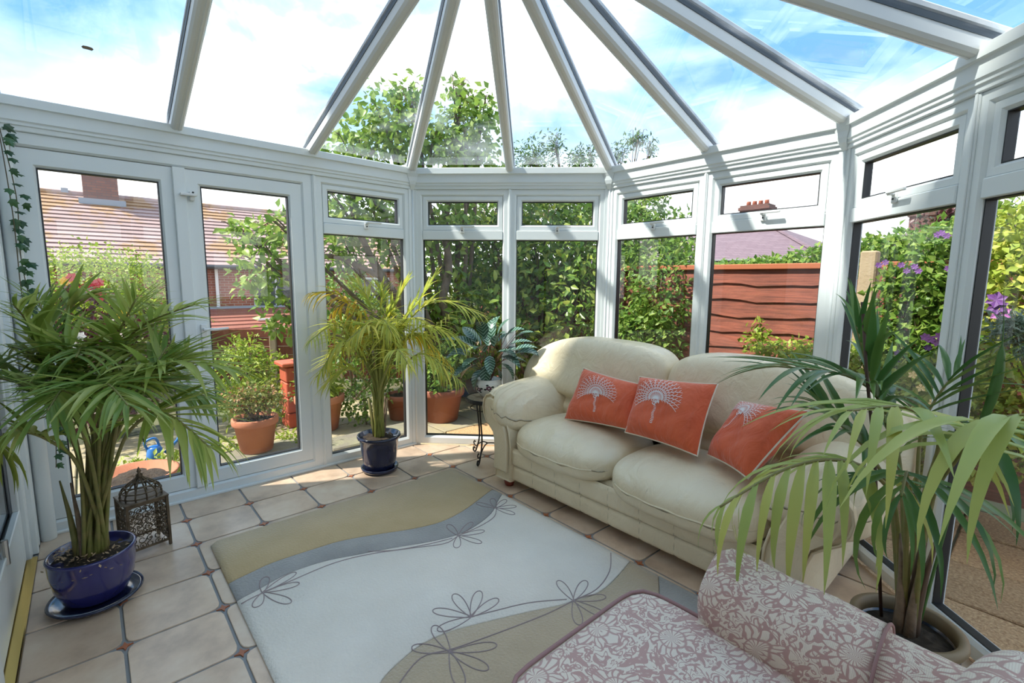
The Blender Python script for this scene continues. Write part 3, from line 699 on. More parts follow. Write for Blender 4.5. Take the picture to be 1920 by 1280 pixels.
# ------------------------------------------------------------------ damask armchair
def damask():
    m = bpy.data.materials.new('rose_damask'); m.use_nodes = True; nt = m.node_tree; b = bs(m); b.inputs['Roughness'].default_value = .85; b.inputs['Sheen Weight'].default_value = .3
    tc = nn(nt, 'ShaderNodeTexCoord'); sp = nn(nt, 'ShaderNodeSeparateXYZ'); nt.links.new(tc.outputs['Object'], sp.inputs[0])
    def M(op, a, b_=None, c=None):
        n = nn(nt, 'ShaderNodeMath', operation=op)
        for i, x in enumerate((a, b_, c)):
            if x is None: continue
            if isinstance(x, (int, float)): n.inputs[i].default_value = x
            else: nt.links.new(x, n.inputs[i])
        return n.outputs[0]
    # the height turns into the crossways direction so the pattern runs over the roll of the arm
    v0 = M('ADD', sp.outputs[1], sp.outputs[2])
    fold = M('PINGPONG', M('ADD', v0, 5.05), .12)         # mirror axis every 24 cm
    lng = M('ADD', sp.outputs[0], M('MULTIPLY', sp.outputs[2], -.25))
    vv_ = M('WRAP', lng, .34, 0.0)
    cm = nn(nt, 'ShaderNodeCombineXYZ'); nt.links.new(fold, cm.inputs[0]); nt.links.new(lng, cm.inputs[1])
    wn = nn(nt, 'ShaderNodeTexNoise'); wn.inputs['Scale'].default_value = 11; wn.inputs['Detail'].default_value = 2; nt.links.new(cm.outputs[0], wn.inputs['Vector'])
    ws = nn(nt, 'ShaderNodeSeparateColor'); nt.links.new(wn.outputs['Color'], ws.inputs[0])
    fw_ = M('ADD', fold, M('MULTIPLY', M('SUBTRACT', ws.outputs[0], .5), .075)); vw_ = M('ADD', vv_, M('MULTIPLY', M('SUBTRACT', ws.outputs[1], .5), .085))
    def soft(x, lo, hi):
        mr = nn(nt, 'ShaderNodeMapRange'); mr.inputs[1].default_value = lo; mr.inputs[2].default_value = hi; nt.links.new(x, mr.inputs[0]); return mr.outputs[0]
    def curls(scale, dist, freq, thr, sf):
        no = nn(nt, 'ShaderNodeTexNoise'); no.inputs['Scale'].default_value = scale; no.inputs['Detail'].default_value = 1; no.inputs['Distortion'].default_value = dist; nt.links.new(cm.outputs[0], no.inputs['Vector'])
        return soft(M('SINE', M('MULTIPLY', no.outputs[0], freq)), thr-sf, thr+sf)
    leafy = M('MULTIPLY', curls(13, 1.6, 30, -.42, .2), curls(22, 1.2, 40, -.72, .2))
    mask = leafy
    for (cu, cv) in ((.0, .085), (.12, .255)):            # rosettes with veined petals
        du = M('SUBTRACT', fw_, cu); dv = M('SUBTRACT', vw_, cv)
        rr = M('SQRT', M('ADD', M('MULTIPLY', du, du), M('MULTIPLY', dv, dv))); th_ = M('ARCTAN2', dv, du)
        edge = M('ADD', M('MULTIPLY', M('ABSOLUTE', M('COSINE', M('MULTIPLY', th_, 4.0))), .022), .046)
        ins = M('LESS_THAN', rr, edge); rim = M('LESS_THAN', rr, M('ADD', edge, .007))
        vein = soft(M('SINE', M('ADD', M('MULTIPLY', th_, 16.0), M('MULTIPLY', rr, 60.0))), -.75, -.35)
        ring = soft(M('SINE', M('MULTIPLY', rr, 150.0)), -1.0, -.75)
        pet = M('MULTIPLY', M('MULTIPLY', ins, vein), ring)
        mask = M('ADD', M('MULTIPLY', mask, M('SUBTRACT', 1.0, rim)), pet)
    wv = nn(nt, 'ShaderNodeTexWave'); wv.inputs['Scale'].default_value = 90; wv.inputs['Distortion'].default_value = 2; nt.links.new(tc.outputs['Object'], wv.inputs['Vector'])
    mk = M('MULTIPLY', mask, M('ADD', M('MULTIPLY', wv.outputs[1], .3), .75))
    mx = nn(nt, 'ShaderNodeMix', data_type='RGBA'); mx.inputs[6].default_value = (.50, .30, .26, 1); mx.inputs[7].default_value = (.80, .695, .57, 1); nt.links.new(mk, mx.inputs[0]); nt.links.new(mx.outputs[2], b.inputs['Base Color'])
    bp = nn(nt, 'ShaderNodeBump'); bp.inputs['Strength'].default_value = .25; bp.inputs['Distance'].default_value = .004; nt.links.new(mk, bp.inputs['Height']); nt.links.new(bp.outputs[0], b.inputs['Normal'])
    return m
M_DAM = damask(); M_ROSE = mat('rose_piping', (.34, .19, .18), .8)
M_SHAD = mat('chair_lining', (.16, .10, .08), .9)
ch = thing('armchair', (3.25, .66, .017), 'rose and cream damask armchair in the right foreground', 'armchair')
part('seat_base', MB().cbox(2.80, 3.70, .34, .96, .05, .29, .02), M_DAM, ch)
def fsc(x, y, z):
    return x, y, z*(1+.35*(1-x*x)*(1-y*y)) if z > 0 else z
sc_ = part('seat_cushion', MB().pillow((3.09, .655, .395), (.355, .295, .072), 9, 26, fsc), M_DAM, ch, True)
for zz in (.455, .337):
    R_ = []
    for k in range(65):
        a = 2*math.pi*k/64; c_, s_ = math.cos(a), math.sin(a); q = (abs(c_)**9+abs(s_)**9)**(-1/9); R_.append((3.09+.357*c_*q, .655+.297*s_*q, zz))
    part('cushion_piping', MB().tube(R_, .006, 6, False), M_ROSE, sc_, True)
for sg, yc in ((1, 1.03), (-1, .265)):
    def sect(r, yy, zc, x0, x1, cap=True, n=24, wav=0):
        g = MB(); V = []; xs = [x0, x0+.012, x0+.04]+[x0+.04+(x1-x0-.04)*k/10 for k in range(1, 11)]; rs = [.62, .88, 1.0]+[1.0+.03*math.sin(k*1.3)*.3 for k in range(10)]
        for x, s_ in zip(xs, rs):
            for k in range(n):
                a = 2*math.pi*k/n; rr = r*s_*(1+wav*math.sin(5*a+x*30)*(1 if x < x0+.15 else .25)); V.append((x, yy-sg*.10*max(0, x-2.95)*(sg > 0)+rr*math.cos(a), zc+rr*1.06*math.sin(a)))
        F = [(q*n+k, q*n+(k+1) % n, (q+1)*n+(k+1) % n, (q+1)*n+k) for q in range(len(xs)-1) for k in range(n)]+[tuple(range(n-1, -1, -1)), tuple((len(xs)-1)*n+k for k in range(n))]
        return g.add(V, F)
    part('arm_panel', MB().cbox(2.95, 3.68, yc-.055, yc+.055, .05, .46, .02), M_DAM, ch)
    ar = part('arm_roll', sect(.112, yc, .504, 2.955, 3.68), M_DAM, ch, True)
    part('arm_cover', sect(.124, yc, .508, 2.925, 3.34, wav=.035), M_DAM, ar, True)
    part('cover_hem', MB().tube([(3.34, yc-.039*(sg > 0)+.125*math.cos(a_*math.pi/12), .508+.132*math.sin(a_*math.pi/12)) for a_ in range(24)], .004, 6), M_ROSE, ar, True)
    for x in (2.90, 3.62): part('foot', MB().lathe([(0, 0), (.02, 0), (.03, .05), (0, .05)], (x, yc-sg*.07, 0.017 if x < 2.97 else .002), 12), M_WOODR, ch, True)
part('back_frame', MB().pillow((3.70, .655, .44), (.07, .38, .38), 6, 12), M_DAM, ch, True)
def fbk(x, y, z): return x+.25*z+(-.2*(1-y*y)*(1-z*z) if x < 0 else 0), y, z
part('back_cushion', MB().pillow((3.56, .67, .58), (.105, .275, .23), 3.5, 20, fbk), M_DAM, ch, True)

# ------------------------------------------------------------------ side table and lantern
M_IRON = mat('black_iron', (.012, .012, .013), .42)
M_MOS = mat('mosaic_top', (.30, .20, .12), .5, var=(.45, .36, .25), vscale=30, bump=.2, bscale=60)
tb = thing('side_table', (.66, 1.99, .002), 'small round mosaic side table with curled black iron legs', 'table')
TC = Vector((.66, 1.99, 0)); TZ = .50
part('table_top', MB().lathe([(0, TZ-.016), (.163, TZ-.016), (.163, TZ+.002), (0, TZ+.002)], TC, 36), M_MOS, tb)
part('top_rim', MB().lathe([(.158, TZ-.022), (.172, TZ-.022), (.174, TZ-.008), (.172, TZ+.006), (.160, TZ+.006), (.160, TZ-.022)], TC, 36), M_IRON, tb)
for k in range(3):
    a = math.radians(-62+120*k); d = Vector((math.cos(a), math.sin(a), 0))
    if k == 0: pass
    pts = [TC+d*r_+Vector((0, 0, z)) for r_, z in ((.150, TZ-.02), (.145, .40), (.125, .30), (.110, .20), (.118, .12), (.145, .055), (.165, .018), (.185, .012), (.196, .024), (.192, .042), (.178, .046), (.172, .036))]
    part('leg', MB().tube(spline(pts, 36), .0065, 8), M_IRON, tb, True)
    p2 = [TC+d*r_+Vector((0, 0, z)) for r_, z in ((.0, .13), (.06, .125), (.115, .095), (.150, .065), (.180, .070), (.188, .09), (.176, .102), (.166, .092))]
    part('scroll_brace', MB().tube(spline(p2, 26), .005, 8), M_IRON, tb, True)
part('brace_ring', MB().tube([TC+Vector((.135*math.cos(t*math.pi/12), .135*math.sin(t*math.pi/12), .42)) for t in range(25)], .004, 6), M_IRON, tb, True)

M_LAN = mat('lantern_metal', (.10, .075, .05), .5, metal=.7, var=(.20, .15, .10), vscale=20)
LC = Vector((.46, -.165, .002)); ln = thing('lantern', tuple(LC), 'pierced dark bronze lantern standing on the tiles beside the blue pot', 'lantern')
ang = math.radians(12); ca, sa = math.cos(ang), math.sin(ang)
def lf_(x, y, z): return (LC.x+x*ca-y*sa, LC.y+x*sa+y*ca, LC.z+z)
h_ = .085
for sx_ in (-1, 1):
    for sy_ in (-1, 1):
        part('corner_post', MB().cbox(sx_*h_-.007, sx_*h_+.007, sy_*h_-.007, sy_*h_+.007, 0, .275, .002, lf_), M_LAN, ln)
rnd = random.Random(3)
for s_ in range(4):
    def pf(a, d, z, s_=s_):
        x, y = ((a, -h_-d), (h_+d, a), (-a, h_+d), (-h_-d, -a))[s_]; return lf_(x, y, z)
    g = MB(); g.box(-h_, h_, -.002, .002, .025, .037, pf); g.box(-h_, h_, -.002, .002, .255, .268, pf)
    for i in range(5):                                    # scroll lattice
        for j in range(7):
            cx_, cz = -h_+.017+i*.034, .045+j*.031
            r_ = .0125+rnd.uniform(-.002, .003); pts = []
            a0 = rnd.uniform(0, 6.28); sg = rnd.choice((-1, 1))
            for t in range(11): aa = a0+sg*t*.62; pts.append(pf(cx_+(r_+.004-t*.0009)*math.cos(aa), 0, cz+(r_+.004-t*.0009)*math.sin(aa)))
            g.tube(pts, .0026, 4)
            if (i+j) % 2: g.box(cx_-.004, cx_+.004, -.002, .002, cz-.004, cz+.004, pf)
    part('pierced_panel', g, M_LAN, ln)
g = MB()
for k in range(12):
    a = 2*math.pi*k/12
    pts = [lf_(r_*math.cos(a), r_*math.sin(a), z) for r_, z in ((.088, .275), (.090, .300), (.078, .325), (.050, .350), (.02, .372), (.008, .385))]
    g.tube(pts, .0042, 5)
for r_, z in ((.089, .29), (.084, .315), (.064, .340), (.034, .362)): g.tube([lf_(r_*math.cos(t*math.pi/10), r_*math.sin(t*math.pi/10), z) for t in range(21)], .0035, 4)
part('dome', g, M_LAN, ln)
part('top_plate', MB().cbox(-.094, .094, -.094, .094, .270, .279, .002, lf_), M_LAN, ln)
part('finial', MB().lathe([(.012, .38), (.016, .392), (.006, .402), (.010, .412), (.003, .430), (0, .436)], LC, 10), M_LAN, ln, True)

# ------------------------------------------------------------------ pots
M_BLUE = mat('blue_glaze', (.022, .022, .115), .16, var=(.035, .035, .17), vscale=3, spec=.6, coat=.5)
M_NAVY = mat('navy_glaze', (.012, .016, .05), .16, coat=.5)
M_RIM = mat('stone_rim', (.22, .16, .09), .55)
M_SOIL = mat('potting_soil', (.022, .015, .010), .95, var=(.05, .035, .022), vscale=40, bump=1, bscale=70)
def soil(parent, c, r, z, seed, sx=1, sy=1):
    rnd = random.Random(seed); g = MB(); n = 26; V = [(c[0], c[1], z+.018)]; F = []
    for j in range(1, 8):
        for k in range(n):
            a = 2*math.pi*k/n; q = r*j/7; V.append((c[0]+q*sx*math.cos(a), c[1]+q*sy*math.sin(a), z+.018*(1-(j/7)**2)+rnd.uniform(-.008, .010)*(j < 7)))
    F = [(0, 1+k, 1+(k+1) % n) for k in range(n)]+[(1+(j-1)*n+k, 1+j*n+k, 1+j*n+(k+1) % n, 1+(j-1)*n+(k+1) % n) for j in range(1, 7) for k in range(n)]
    return part('soil', g.add(V, F), M_SOIL, parent, True)
# ------------------------------------------------------------------ palms
def leaflet_mesh(bend, mt, w=.062, segs=7):
    V = []; F = []; x = z = 0; th_ = math.radians(bend)*.12
    for i in range(segs+1):
        t = i/segs
        wd = w*((.35+.65*(t/.32)**.8) if t < .32 else (1-(t-.32)/.68)**.85)
        wd = max(wd, .0008)
        V += [(x, -wd, z+wd*.35), (x, 0, z), (x, wd, z+wd*.35)]
        if i < segs:
            th_ += math.radians(bend)/segs*.9; x += math.cos(th_)/segs; z -= math.sin(th_)/segs
    for i in range(segs):
        a = i*3; F += [(a, a+1, a+4, a+3), (a+1, a+2, a+5, a+4)]
    return mesh('leaflet', V, F, mt, True)
def palm(root, base, fronds, mt, mt_stem, seed, Lmax, keep, wmin=1.0, nleaf=22, limit=300):
    """fronds: list of (points, leaflet length factor, first fraction with leaflets, leaflet count, bend class)"""
    rnd = random.Random(seed); mts = mt if isinstance(mt, (list, tuple)) else [mt]
    ME = {(b, k): leaflet_mesh(b, mts[k]) for b in (18, 48, 85, 120) for k in range(len(mts))}
    todo = []
    for (pts, lf, t0, nl, bc, mk) in fronds:
        P = spline(pts, 30)
        P = [keep(p) for p in P]
        fro = part('frond', MB().tube(P, [.0075*(1-.75*i/29)+.0012 for i in range(30)], 6), mt_stem, root, True)
        for k in range(nl):
            t = t0+(1-t0)*(k+.5)/nl; f = t*29; i = min(int(f), 28); p = P[i].lerp(P[i+1], f-i); T = (P[i+1]-P[i]).normalized()
            q = (t-t0)/(1-t0)
            S = T.cross(Vector((0, 0, 1)))
            if S.length < .15: S = T.cross(Vector((RGT)))
            S.normalize(); N = S.cross(T)
            for sd in (-1, 1):
                al = math.radians(62-38*q+rnd.uniform(-6, 6)); be = math.radians(rnd.uniform(8, 30))
                d = (T*math.cos(al)+S*(sd*math.sin(al)*math.cos(be))+N*math.sin(be)*math.sin(al)).normalized()
                L = Lmax*lf*(max(.05, math.sin(math.pi*(.20+.72*q)))**.7)*rnd.uniform(.86, 1.1)
                b = rnd.choice({0: (18, 18, 48), 1: (18, 48, 48), 2: (48, 85, 85), 3: (85, 120, 120)}[bc])
                Z = Vector((0, 0, 1)); Z = Z-d*Z.dot(d)
                if Z.length < .25: Z = N-d*N.dot(d)
                Z.normalize(); Y = Z.cross(d)
                for _ in range(4):                        # shorten where the tip would pass the glazing
                    tip = p+d*L*(.9 if b < 40 else .75 if b < 70 else .55)-Vector((0, 0, 1))*L*(.15 if b < 40 else .4 if b < 70 else .65)
                    if (keep(tip)-tip).length < .01: break
                    d = (d+(keep(tip)-tip)/max(L, .01)).normalized(); Z = Vector((0, 0, 1)); Z = Z-d*Z.dot(d); Z = Z if Z.length > .1 else N; Z.normalize(); Y = Z.cross(d); Y.normalize(); Z = d.cross(Y)
                wk = wmin*(.9+.25*rnd.random())
                ok = False
                for _ in range(5):                        # every leaflet stays inside the glazing
                    M = Matrix((d*L, Y*L*wk, Z*L)).transposed().to_4x4()
                    if all((keep(q)-q).length < .004 for q in (p+M.to_3x3() @ v.co for v in list(ME[(b, mk)].vertices)[::2])): ok = True; break
                    L *= .7
                if not ok: continue
                depth = max(.3, (p-CAM).dot(_fw)); todo.append((L*L*wk/depth**2, ME[(b, mk)], M, p, fro))
    todo.sort(key=lambda x: -x[0])
    for _, me, M, p, fro in todo[:limit]: inst('leaflet', me, fro, p, M)
    rest = {}
    for _, me, M, p, fro in todo[limit:]:
        g = rest.setdefault(me.materials[0].name, (MB(), me.materials[0]))[0]
        M2 = M.copy(); M2.translation = p
        g.add([tuple(M2 @ v.co) for v in me.vertices], [tuple(f.vertices) for f in me.polygons])
    for nm, (g, mm) in rest.items(): part('small_leaflets', g, mm, root, True, 'stuff')
M_STEM = mat('palm_stem', (.16, .17, .04), .5, var=(.24, .20, .07), vscale=20)
M_TRUNK = mat('palm_sheath', (.17, .115, .075), .8, var=(.28, .20, .13), vscale=30, bump=.4, bscale=60)
M_PALM1 = leafmat('palm_green', (.27, .37, .07), (.42, .50, .11), (.60, .62, .20), .38, .5)
M_PALM1D = leafmat('palm_dark_green', (.17, .29, .06), (.27, .38, .09), (.40, .46, .13), .35, .48)
M_PALM2 = leafmat('palm_yellow_green', (.42, .50, .09), (.60, .62, .12), (.78, .68, .12), .42, .45)
M_PALM2Y = leafmat('palm_yellow', (.66, .50, .04), (.78, .58, .05), (.66, .40, .04), .45, .4)
M_PALM3 = leafmat('palm_lime', (.36, .46, .12), (.48, .55, .16), (.58, .58, .14), .4, .32)
M_PALM3D = leafmat('palm_deep_green', (.05, .14, .035), (.09, .20, .05), (.16, .27, .06), .32, .25)

# left palm in the big blue pot
C1 = Vector((.85, -.365, 0))
pp = thing('plant_pot', (C1.x, C1.y, .002), 'large royal blue glazed pot under the left palm', 'plant pot', 'glazed pots')
part('pot_body', MB().lathe([(0, .022), (.095, .022), (.112, .04), (.136, .10), (.147, .17), (.149, .225), (.153, .232), (.149, .240), (.141, .238), (.138, .215), (0, .215)], C1, 40), M_BLUE, pp, True)
part('saucer', MB().lathe([(0, .003), (.125, .003), (.155, .018), (.166, .030), (.162, .036), (.148, .024), (.11, .016), (0, .016)], C1, 40), M_NAVY, pp, True)
def k1(p):
    p = Vector(p); p.x = max(p.x, .03); p.y = max(p.y, HY+.035); return p
p1 = thing('potted_palm', (C1.x, C1.y, .21), 'large green palm in the royal blue pot beside the french doors', 'palm', 'palms in the room')
soil(p1, C1, .137, .212, 1)
b1 = lambda i: C1+Vector((.05*math.cos(i*2.4), .05*math.sin(i*2.4), .215))
f1 = []
def fr_(i, pts, lf, t0, nl, bc, mk, base): f1.append(([base(i), *[at(*q) for q in pts]], lf, t0, nl, bc, mk))
fr_(0, [(150, 860, 1.95), (110, 720, 1.9), (69, 627, 1.85), (25, 570, 1.75)], 1.0, .45, 22, 1, 0, b1)
fr_(1, [(165, 840, 2.0), (120, 650, 2.05), (150, 560, 2.1), (290, 572, 2.15)], .95, .5, 24, 1, 0, b1)
fr_(2, [(205, 830, 2.0), (215, 690, 2.0), (260, 615, 1.95), (365, 570, 1.9)], .9, .5, 22, 0, 0, b1)
fr_(3, [(210, 850, 1.95), (240, 740, 1.85), (310, 680, 1.8), (425, 690, 1.78)], 1.0, .5, 23, 1, 0, b1)
fr_(4, [(215, 870, 1.9), (250, 800, 1.8), (310, 775, 1.75), (395, 840, 1.72)], 1.0, .5, 21, 1, 0, b1)
fr_(5, [(150, 870, 1.9), (100, 770, 1.8), (40, 720, 1.72), (-60, 700, 1.65)], 1.05, .45, 22, 1, 1, b1)
fr_(6, [(150, 880, 1.85), (100, 830, 1.75), (30, 810, 1.65), (-60, 850, 1.6)], 1.0, .5, 20, 1, 0, b1)
fr_(7, [(185, 840, 2.0), (190, 720, 2.0), (215, 640, 1.9), (255, 560, 1.85)], .9, .5, 22, 0, 0, b1)
fr_(8, [(185, 850, 1.9), (190, 760, 1.75), (200, 720, 1.6), (240, 760, 1.5)], .9, .5, 20, 1, 1, b1)
fr_(9, [(205, 860, 2.0), (250, 760, 2.05), (310, 720, 2.1), (390, 745, 2.1)], .95, .5, 21, 1, 1, b1)
fr_(10, [(165, 850, 2.0), (140, 730, 2.0), (110, 650, 1.95), (70, 560, 1.95)], .9, .5, 21, 0, 1, b1)
fr_(11, [(170, 860, 1.85), (140, 770, 1.7), (120, 730, 1.6), (90, 770, 1.5)], .95, .5, 20, 1, 1, b1)
fr_(12, [(195, 850, 2.05), (215, 760, 2.15), (250, 700, 2.25), (330, 690, 2.3)], .9, .5, 21, 1, 1, b1)
_r = random.Random(70)
for k in range(9):
    a_ = -1+2*(k+.5)/9; fr_(k+13, [(185+20*a_, 850, 1.95), (185+70*a_, 740+_r.uniform(-20, 20), 1.92), (185+130*a_, 680+_r.uniform(-30, 40), 1.88+_r.uniform(-.15, .12)), (185+190*a_, 690+_r.uniform(-60, 80), 1.85+_r.uniform(-.25, .15))], .95, .42, 20, _r.choice((0, 1, 1)), k % 2, b1)
palm(p1, C1, f1, [M_PALM1, M_PALM1D], M_STEM, 11, .30, k1, .80)
for i in range(7):
    a = i*2.4; d = Vector((math.cos(a), math.sin(a), 0)); p = C1+d*.045+Vector((0, 0, .21))
    part('cane', MB().tube([p, p+d*.004+Vector((0, 0, .09)), p+d*.014+Vector((0, 0, .22)), p+d*.03+Vector((0, 0, .36))], [.017, .013, .008, .003], 8), M_TRUNK if i % 2 else M_STEM, p1, True)
rnd = random.Random(4); g = MB()
for k in range(110):                                   # dried petals on the soil and rim
    a = rnd.uniform(-2.4, 1.2); r_ = rnd.uniform(.07, .15); c = C1+Vector((r_*math.cos(a), r_*math.sin(a), .232+rnd.uniform(-.002, .02)))
    if r_ > .140: c.z -= rnd.uniform(0, .07); c += Vector((math.cos(a), math.sin(a), 0))*.016
    s_ = rnd.uniform(.005, .011); d = Vector((rnd.uniform(-1, 1), rnd.uniform(-1, 1), rnd.uniform(-.5, .6))).normalized(); e_ = d.cross(Vector((0, 0, 1))).normalized()
    g.add([tuple(c-d*s_), tuple(c-e_*s_*.5), tuple(c+d*s_), tuple(c+e_*s_*.5)], [(0, 1, 2, 3)])
part('dried_petals', g, mat('dried_petal', (.52, .36, .22), .9), p1, False, 'stuff')

# middle palm in the navy pot
C2 = Vector((.325, 1.235, 0))
pp = thing('plant_pot', (C2.x, C2.y, .002), 'small navy glazed pot with saucer under the yellow-green palm', 'plant pot', 'glazed pots')
part('pot_body', MB().lathe([(0, .025), (.098, .025), (.108, .04), (.122, .10), (.134, .19), (.139, .245), (.152, .255), (.158, .268), (.154, .280), (.143, .278), (.136, .255), (0, .255)], C2, 40), M_NAVY, pp, True)
part('saucer', MB().lathe([(0, .003), (.112, .003), (.130, .020), (.136, .038), (.130, .042), (.118, .026), (0, .018)], C2, 36), M_NAVY, pp, True)
def k2(p):
    p = Vector(p); p.x = max(p.x, .03)
    d = (p.y-p.x-P1Y)/math.sqrt(2)
    if d > -.04: p.x += (d+.04)/math.sqrt(2); p.y -= (d+.04)/math.sqrt(2)
    return p
p2 = thing('potted_palm', (C2.x, C2.y, .25), 'bushy yellow-green palm in the small navy pot by the corner', 'palm', 'palms in the room')
soil(p2, C2, .135, .25, 2)
f1 = []
b2 = lambda i: C2+Vector((.035*math.cos(i*2.4), .035*math.sin(i*2.4), .25))
T2 = [((700, 720, 3.4), (680, 620, 3.35), (640, 555, 3.3), (585, 548, 3.2), 1.0, 2, 1), ((700, 720, 3.4), (690, 620, 3.4), (660, 565, 3.35), (622, 585, 3.3), .9, 3, 1),
      ((705, 700, 3.4), (700, 600, 3.4), (690, 560, 3.4), (670, 530, 3.4), .85, 0, 0), ((715, 700, 3.4), (725, 610, 3.45), (745, 565, 3.45), (765, 525, 3.45), .85, 0, 0), ((718, 700, 3.4), (745, 620, 3.4), (785, 565, 3.4), (818, 515, 3.4), .9, 0, 0),
      ((720, 710, 3.4), (760, 610, 3.4), (820, 565, 3.35), (905, 590, 3.3), 1.05, 1, 0), ((718, 710, 3.4), (760, 640, 3.35), (800, 610, 3.3), (875, 645, 3.25), 1.0, 2, 0), ((718, 730, 3.35), (760, 680, 3.25), (800, 665, 3.2), (862, 715, 3.15), .95, 2, 0),
      ((712, 740, 3.3), (730, 680, 3.1), (745, 655, 2.95), (770, 690, 2.85), .8, 2, 0), ((705, 730, 3.35), (670, 660, 3.25), (640, 640, 3.15), (605, 690, 3.1), .95, 2, 0), ((700, 740, 3.35), (670, 700, 3.25), (645, 695, 3.2), (610, 720, 3.15), .85, 1, 0),
      ((708, 720, 3.3), (700, 640, 3.15), (690, 610, 3.05), (650, 640, 2.95), .9, 2, 0), ((712, 710, 3.3), (715, 630, 3.2), (720, 600, 3.1), (735, 625, 3.0), .85, 2, 0), ((715, 720, 3.4), (750, 650, 3.5), (790, 630, 3.5), (850, 690, 3.5), .9, 3, 1), ((708, 700, 3.4), (712, 600, 3.45), (715, 560, 3.45), (712, 535, 3.45), .8, 0, 0)]
_r = random.Random(77)
for k in range(12):
    a_ = _r.uniform(-1, 1); T2.append(((712+8*a_, 725, 3.38), (712+45*a_, 650+_r.uniform(-20, 20), 3.35), (712+85*a_, 620+_r.uniform(-40, 40), 3.3+_r.uniform(-.15, .1)), (712+135*a_, 645+_r.uniform(-60, 70), 3.25+_r.uniform(-.25, .1)), .85, _r.choice((1, 2, 2)), 0))
for i, (a, b, c, d, lf, bc, mk) in enumerate(T2): fr_(i, [a, b, c, d], lf, .42, 19, bc, mk, b2)
palm(p2, C2, f1, [M_PALM2, M_PALM2Y], mat('palm_stem_pale', (.26, .27, .06), .5), 22, .27, k2, .60)
for i in range(8):
    a = i*2.4; d = Vector((math.cos(a), math.sin(a), 0)); p = C2+d*.032+Vector((0, 0, .25))
    part('cane', MB().tube([p, p+d*.012+Vector((0, 0, .10)), p+d*.035+Vector((0, 0, .30))], [.012, .010, .006], 8), M_TRUNK if i % 3 == 0 else M_STEM, p2, True)

# right palm in the stone-rimmed pot
C3 = Vector((3.30, 1.66, 0))
pp = thing('plant_pot', (C3.x, C3.y, .002), 'dark blue pot with a wide stone rim behind the armchair', 'plant pot', 'glazed pots')
part('pot_body', MB().lathe([(0, .003), (.09, .003), (.10, .02), (.125, .12), (.140, .22), (.142, .265), (.129, .27), (.127, .232), (0, .232)], C3, 40), M_NAVY, pp, True)
part('pot_rim', MB().lathe([(.139, .262), (.150, .266), (.157, .280), (.155, .294), (.144, .300), (.130, .296), (.126, .270), (.128, .255)], C3, 40), M_RIM, pp, True)
def k3(p):
    p = Vector(p); d = (p.x+p.y-(RW+P1Y))/math.sqrt(2)
    if d > -.05: p.x -= (d+.05)/math.sqrt(2); p.y -= (d+.05)/math.sqrt(2)
    p.x = min(p.x, RW-.04); return p
p3 = thing('potted_palm', (C3.x, C3.y, .25), 'tall palm with broad lime and dark leaflets at the right', 'palm', 'palms in the room')
soil(p3, C3, .127, .245, 3)
f1 = []
b3 = lambda i: C3+Vector((.02*math.cos(i*2.4), .02*math.sin(i*2.4), .25))
fr_(0, [(1740, 960, 1.45), (1800, 850, 1.25), (1855, 795, 1.12), (1935, 778, 1.0), (2040, 800, .92)], 1.22, .40, 11, 3, 0, b3)
fr_(1, [(1680, 960, 1.55), (1640, 890, 1.45), (1570, 862, 1.40), (1470, 880, 1.36), (1350, 950, 1.33)], 1.0, .42, 12, 3, 0, b3)
fr_(2, [(1690, 900, 1.68), (1660, 770, 1.72), (1590, 705, 1.75), (1440, 685, 1.78)], 1.0, .55, 12, 1, 1, b3)
fr_(3, [(1690, 900, 1.72), (1660, 790, 1.74), (1630, 700, 1.75), (1605, 610, 1.75)], 1.05, .42, 13, 0, 1, b3)
fr_(4, [(1730, 940, 1.5), (1760, 820, 1.4), (1700, 765, 1.32), (1590, 770, 1.25)], 1.0, .55, 8, 2, 0, b3)
fr_(5, [(1750, 930, 1.6), (1800, 830, 1.6), (1870, 790, 1.55), (1960, 800, 1.5)], 1.05, .45, 10, 3, 1, b3)
fr_(6, [(1700, 980, 1.5), (1700, 910, 1.4), (1700, 885, 1.30), (1690, 930, 1.2)], 1.0, .45, 8, 3, 1, b3)
fr_(7, [(1670, 940, 1.7), (1630, 850, 1.72), (1580, 800, 1.75), (1540, 760, 1.78)], 1.05, .45, 11, 1, 1, b3)
fr_(8, [(1720, 900, 1.7), (1730, 800, 1.72), (1760, 740, 1.72), (1800, 690, 1.7)], .9, .5, 9, 0, 1, b3)
palm(p3, C3, f1, [M_PALM3, M_PALM3D], M_STEM, 33, .40, k3, .66)
for i in range(6):
    a = i*2.4+.5; d = Vector((math.cos(a), math.sin(a), 0)); p = C3+d*.02+Vector((0, 0, .245))
    part('cane', MB().tube([p, p+d*.002+Vector((0, 0, .10)), p+d*.014+Vector((0, 0, .24)), p+d*.03+Vector((0, 0, .36))], [.019, .014, .008, .003], 8), M_TRUNK if i % 2 == 0 else mat('dry_sheath', (.13, .08, .05), .8), p3, True)
part('support_cane', MB().tube([C3+Vector((-.07, .04, .24)), at(1640, 850, 1.68), at(1625, 700, 1.70), at(1617, 566, 1.70)], .0055, 7), mat('cane_brown', (.07, .035, .022), .6), p3, True)
sp_ = spline([C3+Vector((.03, .03, .3)), at(1800, 900, 1.6), at(1862, 740, 1.55), at(1880, 640, 1.53), at(1882, 545, 1.52)], 24); sp_ = [k3(q) for q in sp_]
part('spear_leaf', MB().tube(sp_, [.006+.010*math.sin(math.pi*min(1, max(0, (i-8)/9))) if 8 < i < 17 else .0055*(1-i/26) for i in range(24)], 6), M_PALM3D, p3, True)

